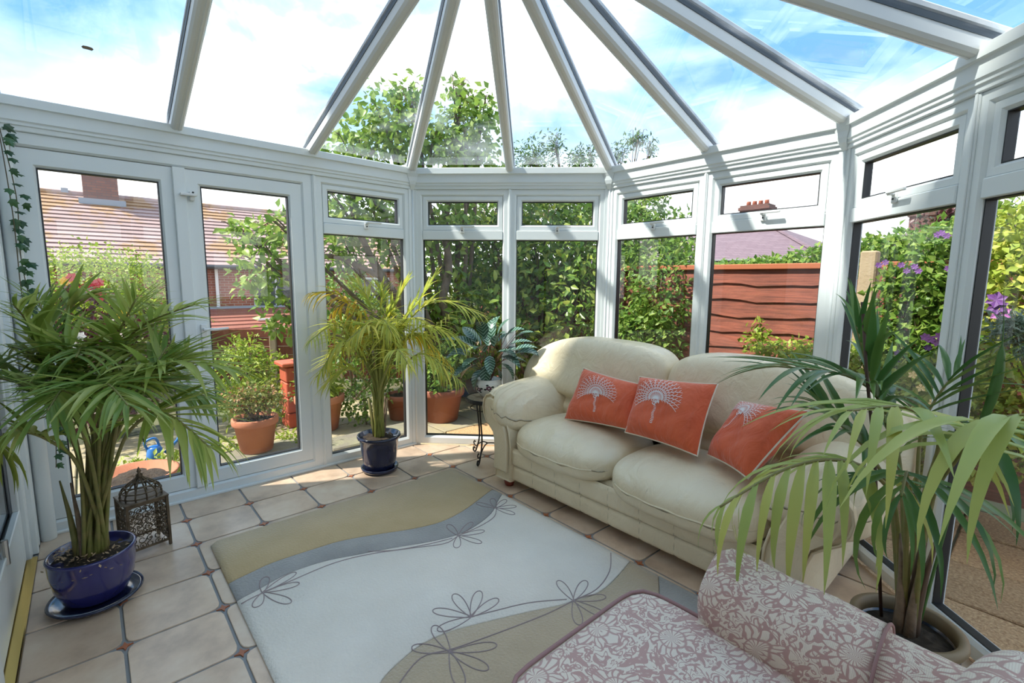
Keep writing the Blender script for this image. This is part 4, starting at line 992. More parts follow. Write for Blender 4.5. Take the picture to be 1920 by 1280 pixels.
# ------------------------------------------------------------------ striped house plant on the side table
def blade(length=1, w=.27, segs=8, bend=40, mt=None, name='leaf', cup=.25):
    V = []; F = []; x = z = 0; a = math.radians(-bend*.3)
    for i in range(segs+1):
        t = i/segs; wd = max(.002, w*math.sin(math.pi*min(1, t*.95+.04))**.8*(1-.25*t))
        if i == segs: wd = .002
        V += [(x, -wd, z+wd*cup), (x, -wd*.5, z+wd*cup*.35), (x, 0, z), (x, wd*.5, z+wd*cup*.35), (x, wd, z+wd*cup)]
        x += math.cos(a)/segs*length; z -= math.sin(a)/segs*length; a += math.radians(bend)/segs
    for i in range(segs):
        for k in range(4): F.append((i*5+k, i*5+k+1, i*5+6+k, i*5+5+k))
    return mesh(name, V, F, mt, True)
ms = bpy.data.materials.new('striped_leaf'); ms.use_nodes = True; nt = ms.node_tree; b = bs(ms); b.inputs['Roughness'].default_value = .3
tc = nn(nt, 'ShaderNodeTexCoord'); sp = nn(nt, 'ShaderNodeSeparateXYZ'); nt.links.new(tc.outputs['Object'], sp.inputs[0])
ay = nn(nt, 'ShaderNodeMath', operation='ABSOLUTE'); nt.links.new(sp.outputs[1], ay.inputs[0])
m1 = nn(nt, 'ShaderNodeMath', operation='MULTIPLY_ADD'); nt.links.new(ay.outputs[0], m1.inputs[0]); m1.inputs[1].default_value = -.9; nt.links.new(sp.outputs[0], m1.inputs[2])
m2 = nn(nt, 'ShaderNodeMath', operation='MULTIPLY'); nt.links.new(m1.outputs[0], m2.inputs[0]); m2.inputs[1].default_value = 46
m3 = nn(nt, 'ShaderNodeMath', operation='SINE'); nt.links.new(m2.outputs[0], m3.inputs[0])
r = nn(nt, 'ShaderNodeValToRGB'); r.color_ramp.elements[0].position = .45; r.color_ramp.elements[0].color = (.03, .08, .05, 1); r.color_ramp.elements[1].position = .75; r.color_ramp.elements[1].color = (.24, .36, .29, 1)
nt.links.new(m3.outputs[0], r.inputs[0]); nt.links.new(r.outputs[0], b.inputs['Base Color'])
M_CHINA = mat('china', (.70, .70, .68), .15, coat=.4)
M_FLW = mat('china_plum', (.10, .03, .06), .25); M_FLB = mat('china_leaf', (.02, .035, .03), .25)
TP = Vector((.645, 2.01, TZ+.006))
hp = thing('flower_pot', tuple(TP), 'white china pot with dark painted flowers on the side table', 'plant pot')
part('pot_body', MB().lathe([(0, 0), (.056, 0), (.064, .008), (.096, .05), (.107, .085), (.102, .118), (.093, .132), (.098, .140), (.088, .140), (.084, .120), (0, .120)], TP, 32), M_CHINA, hp, True)
for j in range(3):                                    # painted flowers
    a0 = math.radians(-75+48*j-10); zc = .068+.014*(j % 2)
    def pt(u, v, o=.0012): 
        z = zc+v; rr = np.interp(z, [.008, .05, .085, .115], [.064, .096, .107, .102])+o; a = a0+u/.09; return (TP.x+rr*math.cos(a), TP.y+rr*math.sin(a), TP.z+z)
    for (nn_, R0, rr_, mtl) in ((6, .013, .0085, M_FLW), (4, .027, .010, M_FLB)):
        g = MB()
        for k in range(nn_):
            c = (R0*math.cos(k*6.283/nn_+.4), R0*math.sin(k*6.283/nn_+.4)*.9)
            g.add([pt(*c)]+[pt(c[0]+rr_*math.cos(q*.785), c[1]+rr_*math.sin(q*.785)*.75) for q in range(8)], [(0, 1+q, 1+(q+1) % 8) for q in range(8)])
        part('painted_flower', g, mtl, hp)
hpl = thing('striped_house_plant', tuple(TP+Vector((0, 0, .118))), 'dark house plant with silver striped leaves in the china pot', 'house plant')
ME_ = [blade(1, .27, 8, bnd, ms) for bnd in (40, 75)]
rnd = random.Random(8)
LV = [(862, 640), (872, 660), (890, 672), (905, 655), (918, 668), (930, 640), (942, 632), (955, 655), (975, 640), (990, 660), (968, 672), (925, 612), (940, 615), (905, 622), (885, 630), (950, 690), (880, 690), (958, 625), (912, 690), (935, 660), (898, 640), (860, 665), (980, 625), (948, 670), (875, 640), (915, 640), (960, 700), (900, 700), (870, 690), (930, 695), (985, 650), (922, 628)]
st = MB()
for k, (px, py) in enumerate(LV):
    dp = 3.72+rnd.uniform(-.13, .10); tip = at(px, py, dp); o = TP+Vector((rnd.uniform(-.02, .02), rnd.uniform(-.02, .02), .125))
    bp_ = o.lerp(tip, .72)+Vector((0, 0, .045+.02*rnd.random()))
    st.tube(spline([o, o.lerp(bp_, .5)+Vector((0, 0, .04)), bp_], 8), .0022, 5)
    d = (tip-bp_); d.z -= .01; d = d.normalized() if d.length > .01 else Vector((1, 0, 0)); dh = Vector((d.x, d.y, max(-.75, d.z))).normalized()
    Z = Vector((rnd.uniform(-.2, .2), rnd.uniform(-.5, -.1), 1)); Z = (Z-dh*Z.dot(dh)).normalized(); Y = Z.cross(dh); L = rnd.uniform(.17, .22)
    inst('leaf', ME_[k % 2], hpl, bp_, Matrix((dh*L, Y*L, Z*L)).transposed().to_4x4())
part('stalks', st, mat('red_stalk', (.13, .05, .03), .5), hpl, True)
for k, q in enumerate(((988, 600), (1003, 640), (930, 605))):
    part('flower_stem', MB().tube(spline([TP+Vector((0, 0, .12)), at(940, 660, 3.72), at(*q, 3.7)], 12), .0016, 5), mat('red_stalk', (.13, .05, .03), .5), hpl, True)

# ------------------------------------------------------------------ ivy in the left corner
M_IVY = leafmat('ivy_green', (.015, .055, .018), (.03, .09, .025), (.05, .13, .035), .35, .15)
def ivy_leaf():
    o = [(0, 0), (.22, -.42), (.30, -.30), (.62, -.38), (.58, -.18), (1, 0), (.58, .18), (.62, .38), (.30, .30), (.22, .42)]
    V = [(.35, 0, .05)]+[(x, y, -.05*(x-.35)**2-.1*abs(y)) for x, y in o]; return mesh('ivy_leaf', V, [(0, 1+k, 1+(k+1) % 10) for k in range(10)], M_IVY, False)
iv = thing('ivy', (.09, HY+.07, .0), 'trailing ivy hanging down the left corner by the doors', 'ivy')
iml = ivy_leaf(); rnd = random.Random(6)
for (path, n, nlf) in (([(.09, HY+.06, 2.12), (.10, HY+.09, 1.8), (.09, HY+.08, 1.5), (.12, HY+.10, 1.2), (.10, HY+.09, .95)], 30, 26), ([(.14, HY+.06, 2.12), (.16, HY+.075, 1.7), (.13, HY+.07, 1.35), (.15, HY+.08, 1.1)], 30, 18),
                       ([(.12, HY+.09, .95), (.16, HY+.11, .75), (.12, HY+.13, .60), (.15, HY+.12, .42)], 20, 14)):
    P = spline(path, n); part('ivy_stem', MB().tube(P, .0022, 5), mat('ivy_stem', (.10, .08, .04), .7), iv, True)
    for k in range(nlf):
        p = P[int((k+.5)/nlf*(n-1))]+Vector((rnd.uniform(-.02, .03), rnd.uniform(.0, .03), 0)); d = Vector((rnd.uniform(-.3, 1), rnd.uniform(.0, .5), -rnd.uniform(.3, 1))).normalized()
        Z = Vector((.75, .25, .25)); Z = (Z-d*Z.dot(d)).normalized(); Y = Z.cross(d); L = rnd.uniform(.042, .062)
        inst('ivy_leaf', iml, iv, k1(p), Matrix((d*L, Y*L, Z*L)).transposed().to_4x4())
# leaf lying on the roof glass
g = MB(); ap = at(164, 90, 1); d = (ap-CAM).normalized()
nrm = (APX-Vector((0, 1, ZE+.03))); n_ = Vector((0, 1, 0)).cross(Vector((RW/2, 0, 2.92-ZE-.03))).normalized(); t_ = (Vector((0, 0, ZE+.036))-CAM).dot(n_)/d.dot(n_); c = CAM+d*t_
u_ = Vector((0, 1, 0)); w_ = n_.cross(u_)
n_ = n_ if n_.z > 0 else -n_
g.add([tuple(c+n_*.004)]+[tuple(c+u_*.022*math.cos(q*.785)+w_*.014*math.sin(q*.785)*(1+.3*math.sin(3*q))) for q in range(8)], [(0, 1+q, 1+(q+1) % 8) for q in range(8)])
solo('fallen_leaf', g, mat('dead_leaf', (.03, .028, .025), .8), tuple(c), 'small dark dead leaf lying on the roof glass', 'leaf')

# ------------------------------------------------------------------ garden
def onZ(px, py, z):
    d = _fw+RGT*((px-960)/FPX)-UPV*((py-640)/FPX); return CAM+d*((z-CAM.z)/d.z)
GZ = -.13
M_GRND = mat('garden_soil', (.10, .075, .045), .95, var=(.10, .12, .04), vscale=1.6, bump=.6, bscale=18)
GP = [(-40, -30), (40, -30), (40, 40), (-40, 40)]
solo('ground', MB().prism(GP, GZ-.3, GZ-.02), M_GRND, (0, 5, GZ), 'mossy garden ground around the conservatory', 'ground', None, 'structure')
solo('wall_plinth', MB().prism([(off(i, -.10).x, off(i, -.10).y) for i in range(6)], GZ-.1, -.121), mat('plinth', (.35, .33, .30), .9), (1.9, .9, GZ), 'concrete base under the conservatory', 'base', None, 'structure')
def brickmat(name, c1, c2, mortar, sx, sy, vec='Object', rot=None):
    m = bpy.data.materials.new(name); m.use_nodes = True; nt = m.node_tree; b = bs(m); b.inputs['Roughness'].default_value = .85
    tc = nn(nt, 'ShaderNodeTexCoord'); sx_ = nn(nt, 'ShaderNodeSeparateXYZ'); nt.links.new(tc.outputs['Object'], sx_.inputs[0])
    ax_ = nn(nt, 'ShaderNodeMath', operation='ADD'); nt.links.new(sx_.outputs[0], ax_.inputs[0]); nt.links.new(sx_.outputs[1], ax_.inputs[1])
    mp = nn(nt, 'ShaderNodeCombineXYZ'); nt.links.new(ax_.outputs[0], mp.inputs[0]); nt.links.new(sx_.outputs[2], mp.inputs[1])
    br = nn(nt, 'ShaderNodeTexBrick'); br.inputs['Color1'].default_value = (*c1, 1); br.inputs['Color2'].default_value = (*c2, 1); br.inputs['Mortar'].default_value = (*mortar, 1)
    br.inputs['Scale'].default_value = 1; br.inputs['Brick Width'].default_value = sx; br.inputs['Row Height'].default_value = sy; br.inputs['Mortar Size'].default_value = sy*.09
    nt.links.new(mp.outputs[0], br.inputs['Vector']); nt.links.new(br.outputs[0], b.inputs['Base Color'])
    return m
HP = math.pi/2
M_BRKX = brickmat('red_brick', (.36, .115, .065), (.27, .075, .045), (.42, .33, .27), .225, .075, rot=(HP, 0, HP))
M_BRKD = brickmat('dark_brick', (.16, .055, .035), (.22, .075, .04), (.09, .06, .05), .225, .075, rot=(HP, 0, HP))
M_BRKY = brickmat('sooty_brick', (.10, .045, .035), (.15, .06, .045), (.06, .05, .045), .225, .075, rot=(HP, 0, 0))
M_SLATE = brickmat('purple_slate', (.15, .10, .12), (.18, .125, .145), (.09, .06, .075), .30, .07)
M_RTILE = mat('concrete_roof_tile', (.36, .25, .235), .8, var=(.31, .215, .20), vscale=2.2, objvar=.08)
# yellow lichen on the older courses
nt = M_RTILE.node_tree; b = bs(M_RTILE); tc = nn(nt, 'ShaderNodeTexCoord'); n1 = nn(nt, 'ShaderNodeTexNoise'); n1.inputs['Scale'].default_value = .55; n1.inputs['Detail'].default_value = 6; n1.inputs['Roughness'].default_value = .7
nt.links.new(tc.outputs['Object'], n1.inputs['Vector']); mr = nn(nt, 'ShaderNodeMapRange'); mr.inputs[1].default_value = .50; mr.inputs[2].default_value = .57; mr.inputs[4].default_value = .7; nt.links.new(n1.outputs[0], mr.inputs[0])
mx = nn(nt, 'ShaderNodeMix', data_type='RGBA'); mx.inputs[7].default_value = (.34, .19, .06, 1); nt.links.new(mr.outputs[0], mx.inputs[0])
nt.links.new(b.inputs['Base Color'].links[0].from_socket, mx.inputs[6]); nt.links.new(mx.outputs[2], b.inputs['Base Color'])
M_WHITEP = mat('white_paint', (.75, .75, .74), .5)
M_LEAD = mat('lead', (.30, .33, .38), .6)
# neighbour's house beyond the doors: wall at x=-13, ridge at x=-16.5
nb = thing('neighbour_house', (-15, 1, GZ), 'red brick neighbour house with a brown tiled roof and chimney', 'house')
part('wall', MB().box(-20, -13, -9, 9.5, -1.2, 1.80), M_BRKX, nb)
NC = 17
for k in range(NC):                                    # overlapping courses of tiles
    t0, t1 = k/NC, (k+1.12)/NC
    x0, z0, x1, z1 = -12.75-3.75*t0, 1.72+2.12*t0, -12.75-3.75*t1, 1.72+2.12*t1
    part('tile_course', MB().add([(x0, -9.3, z0+.055), (x0, 9.8, z0+.055), (x1, 9.8, z1+.012), (x1, -9.3, z1+.012), (x0-.06, -9.3, z0-.02), (x0-.06, 9.8, z0-.02)], [(0, 1, 2, 3), (0, 4, 5, 1)]), M_RTILE, nb)
part('rear_slope', MB().add([(-16.5, -9.3, 3.84), (-16.5, 9.8, 3.84), (-20.3, 9.8, 1.7), (-20.3, -9.3, 1.7)], [(0, 1, 2, 3)]), M_RTILE, nb)
part('ridge_tiles', MB().tube([(-16.5, -9.3, 3.86), (-16.5, 9.8, 3.86)], .11, 8), M_RTILE, nb)
part('gutter', MB().tube([(-12.70, -9.3, 1.70), (-12.70, 9.8, 1.70)], .06, 8), mat('black_gutter', (.05, .05, .055), .5), nb)
chm = part('chimney', MB().box(-16.9, -16.1, -.13, .70, 3.4, 5.3).box(-16.95, -16.05, -.18, .75, 5.0, 5.12), M_BRKD, nb)
part('chimney_flashing', MB().box(-16.05, -15.9, -.25, .85, 3.55, 3.72), M_LEAD, chm)
part('roof_vent', MB().box(-16.6, -16.4, -.62, -.46, 3.86, 4.02), M_LEAD, nb)
part('downpipe', MB().tube([(-12.92, 2.62, 1.7), (-12.92, 2.62, -.8)], .045, 8), M_WHITEP, nb)
for (ya, yb) in ((3.6, 4.9), (-3.2, -1.8), (7.0, 8.2)):
    wdw = part('window', MB().box(-13.02, -12.96, ya, yb, .35, 1.45), M_WHITEP, nb); part('pane', MB().box(-12.97, -12.955, ya+.07, (ya+yb)/2-.03, .42, 1.38).box(-12.97, -12.955, (ya+yb)/2+.03, yb-.07, .42, 1.38), mat('far_glass', (.05, .06, .07), .08), wdw)
# lean-to store in front of it
sh = thing('lean_to_store', (-11, 2.5, GZ), 'low store with a red tiled lean-to roof before the neighbour house', 'shed')
part('wall', MB().box(-12.9, -10.4, 1.9, 4.6, -1.0, -.12), M_BRKX, sh)
for k in range(8):
    t0, t1 = k/8, (k+1.15)/8
    part('tile_course', MB().add([(-10.2-2.7*t0, 1.7, -.13+.60*t0+.05), (-10.2-2.7*t0, 4.8, -.13+.60*t0+.05), (-10.2-2.7*t1, 4.8, -.13+.60*t1+.01), (-10.2-2.7*t1, 1.7, -.13+.60*t1+.01), (-10.19-2.7*t0, 1.7, -.13+.6*t0), (-10.19-2.7*t0, 4.8, -.13+.6*t0)], [(0, 1, 2, 3), (0, 4, 5, 1)]), mat('red_roof_tile', (.26, .09, .06), .8, objvar=.1), sh)
part('ridge_flashing', MB().box(-12.98, -12.85, 1.7, 4.8, .44, .54), M_LEAD, sh)
sk = part('skylight', MB().box(-10.85, -10.75, 3.3, 3.75, .05, .10).box(-11.5, -11.4, 3.3, 3.75, .20, .25), M_WHITEP, sh)
# houses beyond the right fence
def hip_house(name, label, x0, x1, y0, y1, ze, zr, inset, chx, chw, chh):
    r = thing(name, ((x0+x1)/2, (y0+y1)/2, GZ), label, 'house', 'houses beyond the fence')
    ym = (y0+y1)/2; a, b = x0+inset, x1-inset
    part('wall', MB().box(x0+.3, x1-.3, y0+.3, y1-.3, -.5, ze), M_BRKY, r)
    part('roof', MB().add([(x0, y0, ze), (x1, y0, ze), (x1, y1, ze), (x0, y1, ze), (a, ym, zr), (b, ym, zr)], [(0, 1, 5, 4), (1, 2, 5), (2, 3, 4, 5), (3, 0, 4), (3, 2, 1, 0)]), M_SLATE, r)
    part('gutter', MB().tube([(x0, y0, ze), (x1, y0, ze), (x1, y1, ze)], .06, 6), mat('black_gutter', (.05, .05, .055), .5), r)
    part('hip_tiles', MB().tube([(x1, y0, ze+.03), (b, ym, zr+.03), (a, ym, zr+.03)], .07, 6), M_SLATE, r)
    c = part('chimney', MB().box(chx-chw/2, chx+chw/2, ym-.35, ym+.35, zr-.5, zr+chh).box(chx-chw/2-.05, chx+chw/2+.05, ym-.4, ym+.4, zr+chh-.2, zr+chh-.08), M_BRKY, r)
    for k in range(4): part('chimney_pot', MB().lathe([(0, 0), (.10, 0), (.08, .16), (.09, .18), (0, .18)], (chx+(-.375+.25*k)*chw*.85, ym, zr+chh), 10), mat('clay_pot', (.42, .13, .07), .8), c, True)
hip_house('slate_roofed_house', 'house with a purple slate hipped roof beyond the red fence', -12, -1.0, 16, 24.5, 2.12, 3.85, 3.6, -4.75, 1.1, .62)
hip_house('slate_roofed_house', 'second slate roofed house partly hidden behind the clematis', -.9, 7.5, 17, 23, 2.30, 3.15, 1.3, .7, .97, .58)

# red waney-edged fence, parallel to the house
M_FEN = mat('fence_board', (.185, .050, .028), .75, var=(.25, .070, .038), vscale=3, objvar=.12, bump=.3, bscale=22)
M_CONC = mat('concrete_post', (.36, .27, .17), .9, var=(.42, .33, .22), vscale=6, bump=.3, bscale=50)
FY = 4.3
nt = M_FEN.node_tree; b = bs(M_FEN); tc = nn(nt, 'ShaderNodeTexCoord'); mp = nn(nt, 'ShaderNodeMapping'); mp.inputs['Scale'].default_value = (1.4, 1, 26); nt.links.new(tc.outputs['Object'], mp.inputs[0])
n1 = nn(nt, 'ShaderNodeTexNoise'); n1.inputs['Scale'].default_value = 2.5; n1.inputs['Detail'].default_value = 6; n1.inputs['Distortion'].default_value = .5; nt.links.new(mp.outputs[0], n1.inputs['Vector'])
mr = nn(nt, 'ShaderNodeMapRange'); mr.inputs[1].default_value = .3; mr.inputs[2].default_value = .7; mr.inputs[3].default_value = .55; mr.inputs[4].default_value = 1.3; nt.links.new(n1.outputs[0], mr.inputs[0])
h2_ = nn(nt, 'ShaderNodeHueSaturation'); nt.links.new(mr.outputs[0], h2_.inputs['Value']); nt.links.new(b.inputs['Base Color'].links[0].from_socket, h2_.inputs['Color']); nt.links.new(h2_.outputs[0], b.inputs['Base Color'])
fe = thing('garden_fence', (1.6, FY, GZ), 'red-brown waney-edged board fence between concrete posts', 'fence')
rnd = random.Random(2)
for (xa, xb) in ((-2.35, -.02), (.10, 2.46), (2.62, 4.9)):
    for k in range(11):
        z0 = GZ+.05+k*.147; z1 = z0+.185; V = []; n = 16; ph = rnd.uniform(0, 6)
        for i in range(n+1):
            x = xa+(xb-xa)*i/n; w_ = .012*math.sin(ph+i*.9)+.008*math.sin(ph*2+i*2.1)
            V += [(x, FY-.030, z0+w_), (x, FY-.012, z0+w_), (x, FY+.004, z1), (x, FY-.006, z1)]
        part('fence_board', MB().add(V, [(i*4+q, i*4+(q+1) % 4, i*4+4+(q+1) % 4, i*4+4+q) for i in range(n) for q in range(4)]+[(3, 2, 1, 0), (n*4, n*4+1, n*4+2, n*4+3)]), M_FEN, fe)
    part('fence_rail', MB().cbox(xa, xb, FY-.05, FY+.03, 1.525, 1.575, .006), mat('fence_rail', (.36, .105, .04), .7), fe)
    part('fence_batten', MB().cbox(xa, xa+.045, FY-.05, FY-.028, GZ+.02, 1.525, .004).cbox(xb-.045, xb, FY-.05, FY-.028, GZ+.02, 1.525, .004), M_FEN, fe)
for x in (-2.42, .04, 2.54, 4.97): part('fence_post', MB().cbox(x-.055, x+.055, FY-.06, FY+.05, GZ-.02, 1.66, .012), M_CONC, fe)
# low red fence on the left, behind the pots
fl = thing('low_fence', tuple(onZ(470, 760, GZ)), 'dark red board fence behind the lime shrub', 'fence')
fa, fb_ = at(390, 700, 7.0), at(760, 700, 7.4); fa.z = fb_.z = 0
uF = (fb_-fa).normalized(); nF = Vector((-uF.y, uF.x, 0)); LF = (fb_-fa).length
frF = lambda a, d, z: tuple(fa+uF*a+nF*d+Vector((0, 0, z)))
for k in range(6): part('fence_board', MB().cbox(0, LF, -.01-.008*(k % 2), .012, GZ+.02+k*.13, GZ+.145+k*.13, .005, frF), mat('dark_fence_board', (.22, .06, .035), .8, objvar=.15), fl)
for a in (0, LF*.33, LF*.66, LF): part('fence_post', MB().cbox(a-.045, a+.045, -.06, .04, GZ-.02, GZ+.92, .008, frF), M_CONC, fl)

# paving
M_PAVE = mat('paving_slab', (.32, .17, .075), .9, var=(.60, .38, .19), vscale=70, objvar=.15, bump=.8, bscale=140)
M_PAVE2 = mat('stone_slab', (.30, .26, .19), .9, var=(.36, .30, .16), vscale=5, objvar=.12, bump=.4, bscale=60)
pv = solo('paving', MB().prism([(-2.6, -2), (-2.6, 4.2), (6.4, 4.2), (6.4, -2)], GZ-.019, GZ-.006), mat('paving_joint', (.055, .06, .028), .95, bump=.4, bscale=60), (1.9, 1, GZ), 'brown gritty paving slabs outside the glass with mossy joints', 'paving', None, 'structure')
inp = lambda x, y, mrg: all(a*x+b_*y < c+mrg for a, b_, c in [(FAC[i].n.x, FAC[i].n.y, FAC[i].n.dot(FAC[i].A)) for i in range(5)]+[(0, -1, .95)])
ds = .46; sm = {}
for M_ in (M_PAVE, M_PAVE2): q = MB().cbox(-.223, .223, -.223, .223, -.03, 0, .006); sm[M_.name] = mesh('paving_slab', q.v, q.f, M_)
rnd = random.Random(12)
for i in range(-6, 14):
    for j in range(-3, 9):
        x, y = (i+.5)*ds+.05, (j+.5)*ds
        if x < -2.4 or x > 6.2 or y > 4.05 or y < -1.2: continue
        if inp(x, y, -.22): continue
        if (Vector((x, y, 0))-CAM).dot(_fw) < .3: continue
        o = inst('paving_slab', sm[(M_PAVE if x+.35*y > .55 else M_PAVE2).name], pv, (x, y, GZ+.012+rnd.uniform(-.004, .004))); o.rotation_euler = (rnd.uniform(-.01, .01), rnd.uniform(-.01, .01), rnd.uniform(-.012, .012))
sb = onZ(492, 852, -.05)
solo('stone_plinth', MB().cbox(sb.x-.26, sb.x+.20, sb.y-.32, sb.y+.36, GZ+.01, -.04, .012), mat('grey_stone', (.17, .15, .12), .9, var=(.22, .21, .13), vscale=8, bump=.5, bscale=40), tuple(sb), 'grey stone slab under the terracotta azalea pot', 'stone slab')
ka = onZ(720, 815, -.05)
solo('stone_kerb', MB().cbox(ka.x-.16, ka.x+.16, ka.y-.55, ka.y+.35, GZ+.01, -.02, .012), mat('grey_stone', (.17, .15, .12), .9), tuple(ka), 'long grey stone kerb behind the navy pot', 'kerb')

# ------------------------------------------------------------------ foliage
def leafverts(n, blobs, L, wr, seed, shell=.55, up=.35, droop=.25):
    """arrays of small folded kite leaves scattered through rounded masses"""
    rg = np.random.RandomState(seed)
    vol = np.array([b[1]*b[2]*b[3] for b in blobs])**.75; pick = rg.choice(len(blobs), n, p=vol/vol.sum())
    C = np.array([tuple(b[0]) for b in blobs])[pick]; Rr = np.array([b[1:4] for b in blobs])[pick]
    d = rg.normal(size=(n, 3)); d /= np.linalg.norm(d, axis=1)[:, None]
    q = shell+(1-shell)*rg.rand(n); q *= 1+.16*rg.normal(size=n)*.6
    P = C+d*Rr*q[:, None]
    a = d*.7+rg.normal(size=(n, 3))*.75; a[:, 2] -= droop; a /= np.linalg.norm(a, axis=1)[:, None]
    nn_ = d*.5+rg.normal(size=(n, 3))*.45; nn_[:, 2] += up; nn_ -= a*np.sum(nn_*a, axis=1)[:, None]; nn_ /= np.linalg.norm(nn_, axis=1)[:, None]
    s = np.cross(nn_, a); l = L*(.65+.6*rg.rand(n))[:, None]
    return P, a, s, nn_, l
def leafmesh(name, P, a, s, nn_, l, wr, mt, base, five=False):
    w_ = l*wr; m_ = P+a*l*.42
    V = np.stack([P, m_-s*w_+nn_*w_*.35, P+a*l-nn_*l*.12, m_+s*w_+nn_*w_*.35], 1).reshape(-1, 3)-np.array(base)
    n = len(P); F = np.empty((n*2, 3), int); i = np.arange(n)*4
    F[0::2] = np.stack([i, i+1, i+2], 1); F[1::2] = np.stack([i, i+2, i+3], 1)
    me = bpy.data.meshes.new(name); me.vertices.add(n*4); me.vertices.foreach_set('co', V.ravel().astype(np.float32))
    me.loops.add(n*6); me.loops.foreach_set('vertex_index', F.ravel().astype(np.int32)); me.polygons.add(n*2); me.polygons.foreach_set('loop_start', np.arange(0, n*6, 3).astype(np.int32))
    me.update(calc_edges=True); me.validate(); me.materials.append(mt); return me
M_BARK = mat('bark', (.12, .085, .06), .9, var=(.19, .14, .10), vscale=9, bump=.6, bscale=30)
def bush(name, label, cat, base, blobs, n, L, wr, mt, seed, group=None, nbig=0, bigmesh=None, trunk=.03, up=.35, shell=.55, foot=None, twigs=True, droop=.25):
    r = thing(name, tuple(base), label, cat, group)
    P, a, s, nn_, l = leafverts(n, blobs, L, wr, seed, shell, up, droop)
    if nbig:
        dep = (P-np.array(CAM))@np.array(_fw); key = np.where(dep > .5, l[:, 0]/dep, 0); order = np.argsort(-key); idx = order[:nbig]
        for i in idx:
            M = Matrix((Vector(a[i])*l[i, 0], Vector(s[i])*l[i, 0], Vector(nn_[i])*l[i, 0])).transposed().to_4x4(); inst('leaf', bigmesh, r, P[i], M)
        rest = order[nbig:]; P, a, s, nn_, l = P[rest], a[rest], s[rest], nn_[rest], l[rest]
    o = bpy.data.objects.new('foliage', leafmesh('foliage', P, a, s, nn_, l, wr, mt, base)); COL.objects.link(o); o.parent = r; BASE[o.name] = Vector(base); o['kind'] = 'stuff'
    if twigs:
        rnd = random.Random(seed); g = MB(); f0 = Vector(foot) if foot else Vector(base)
        for b in blobs:
            c = Vector(b[0]); mid = f0.lerp(c, .5)+Vector((rnd.uniform(-.1, .1), rnd.uniform(-.1, .1), .1))
            pts = spline([f0, mid, c], 10); g.tube(pts, [trunk*(1-.75*i/9) for i in range(10)], 6)
            for _ in range(4):
                e_ = c+Vector((rnd.uniform(-1, 1)*b[1], rnd.uniform(-1, 1)*b[2], rnd.uniform(-.4, 1)*b[3]))*.75
                g.tube(spline([mid.lerp(c, .6), c.lerp(e_, .5)+Vector((0, 0, .03)), e_], 6), [trunk*.3*(1-.8*i/5) for i in range(6)], 4)
        part('branches', g, M_BARK, r, True)
    return r
def B(px, py, d, rx, rz=None, ry=None): return (at(px, py, d), rx, ry or rx, rz or rx)
def ground(p, z=GZ): return Vector((p.x, p.y, z))
L_LIME = leafmat('leaf_lime', (.20, .31, .03), (.32, .42, .045), (.44, .50, .09), .5, .4)
L_MID = leafmat('leaf_mid', (.09, .20, .03), (.18, .30, .045), (.32, .42, .085), .45, .4)
L_LIL = leafmat('leaf_lilac', (.14, .26, .04), (.25, .38, .06), (.40, .50, .12), .42, .42)
L_DEEP = leafmat('leaf_deep', (.05, .11, .025), (.09, .18, .035), (.18, .27, .06), .38, .3)
L_LAU = leafmat('leaf_laurel', (.09, .19, .028), (.18, .30, .04), (.42, .48, .09), .35, .35)
L_YEL = leafmat('leaf_honeysuckle', (.28, .38, .05), (.43, .51, .08), (.62, .58, .12), .5, .4)
L_BURG = leafmat('leaf_burgundy', (.055, .012, .02), (.10, .02, .03), (.06, .09, .03), .4, .3)
L_SILV = leafmat('leaf_silver', (.16, .23, .17), (.24, .31, .24), (.30, .36, .28), .5, .3)
L_AZA = leafmat('leaf_azalea', (.12, .17, .03), (.24, .25, .06), (.42, .17, .09), .5, .35)
BLL = blade(1, .36, 6, 35, L_LIL, 'leaf', .3); BLU = blade(1, .26, 6, 30, L_LAU, 'leaf', .3)
# lilac tree with its crown over the glass
fo = Vector((-1.55, 3.25, GZ))
lil = bush('lilac_tree', 'broad leaved lilac tree rising above the eaves behind the doors', 'tree', fo,
     [B(490, 500, 4.7, .30, .42), B(450, 440, 4.8, .18, .20), B(530, 590, 4.8, .25, .30), B(530, 430, 4.9, .25), B(650, 400, 5.0, .42, .30), B(740, 440, 5.4, .45, .4), B(640, 470, 5.2, .35, .3), B(660, 285, 5.0, .42, .32), B(720, 225, 5.1, .38, .38), B(765, 180, 5.2, .24, .24), B(790, 270, 5.2, .5, .36),
      B(870, 240, 5.4, .42, .40), B(855, 165, 5.4, .16, .16), B(900, 205, 5.5, .26, .26), B(890, 300, 5.5, .42, .3), B(840, 420, 5.7, .5, .4), B(700, 350, 5.0, .5, .25)], 5200, .088, .36, L_LIL, 5, None, 290, BLL, .045, .3, .30, fo)
rnd = random.Random(9)
for (px, py, d) in ((752, 180, 5.0), (855, 170, 5.3), (880, 190, 5.35), (915, 195, 5.4), (845, 215, 5.2), (745, 195, 5.0), (870, 235, 5.3)):
    g = MB(); c = at(px, py, d)
    for k in range(70):
        q = c+Vector((rnd.gauss(0, .035), rnd.gauss(0, .035), rnd.gauss(0, .055))); s_ = .010; u = Vector((rnd.uniform(-1, 1), rnd.uniform(-1, 1), rnd.uniform(-1, 1))).normalized(); v_ = u.cross(Vector((.3, .5, .8))).normalized()
        g.add([tuple(q-u*s_), tuple(q+v_*s_*.6), tuple(q+u*s_), tuple(q-v_*s_*.6)], [(0, 1, 2, 3)])
    part('seed_head', g, mat('seed_head', (.16, .055, .03), .9), lil, False, 'stuff')
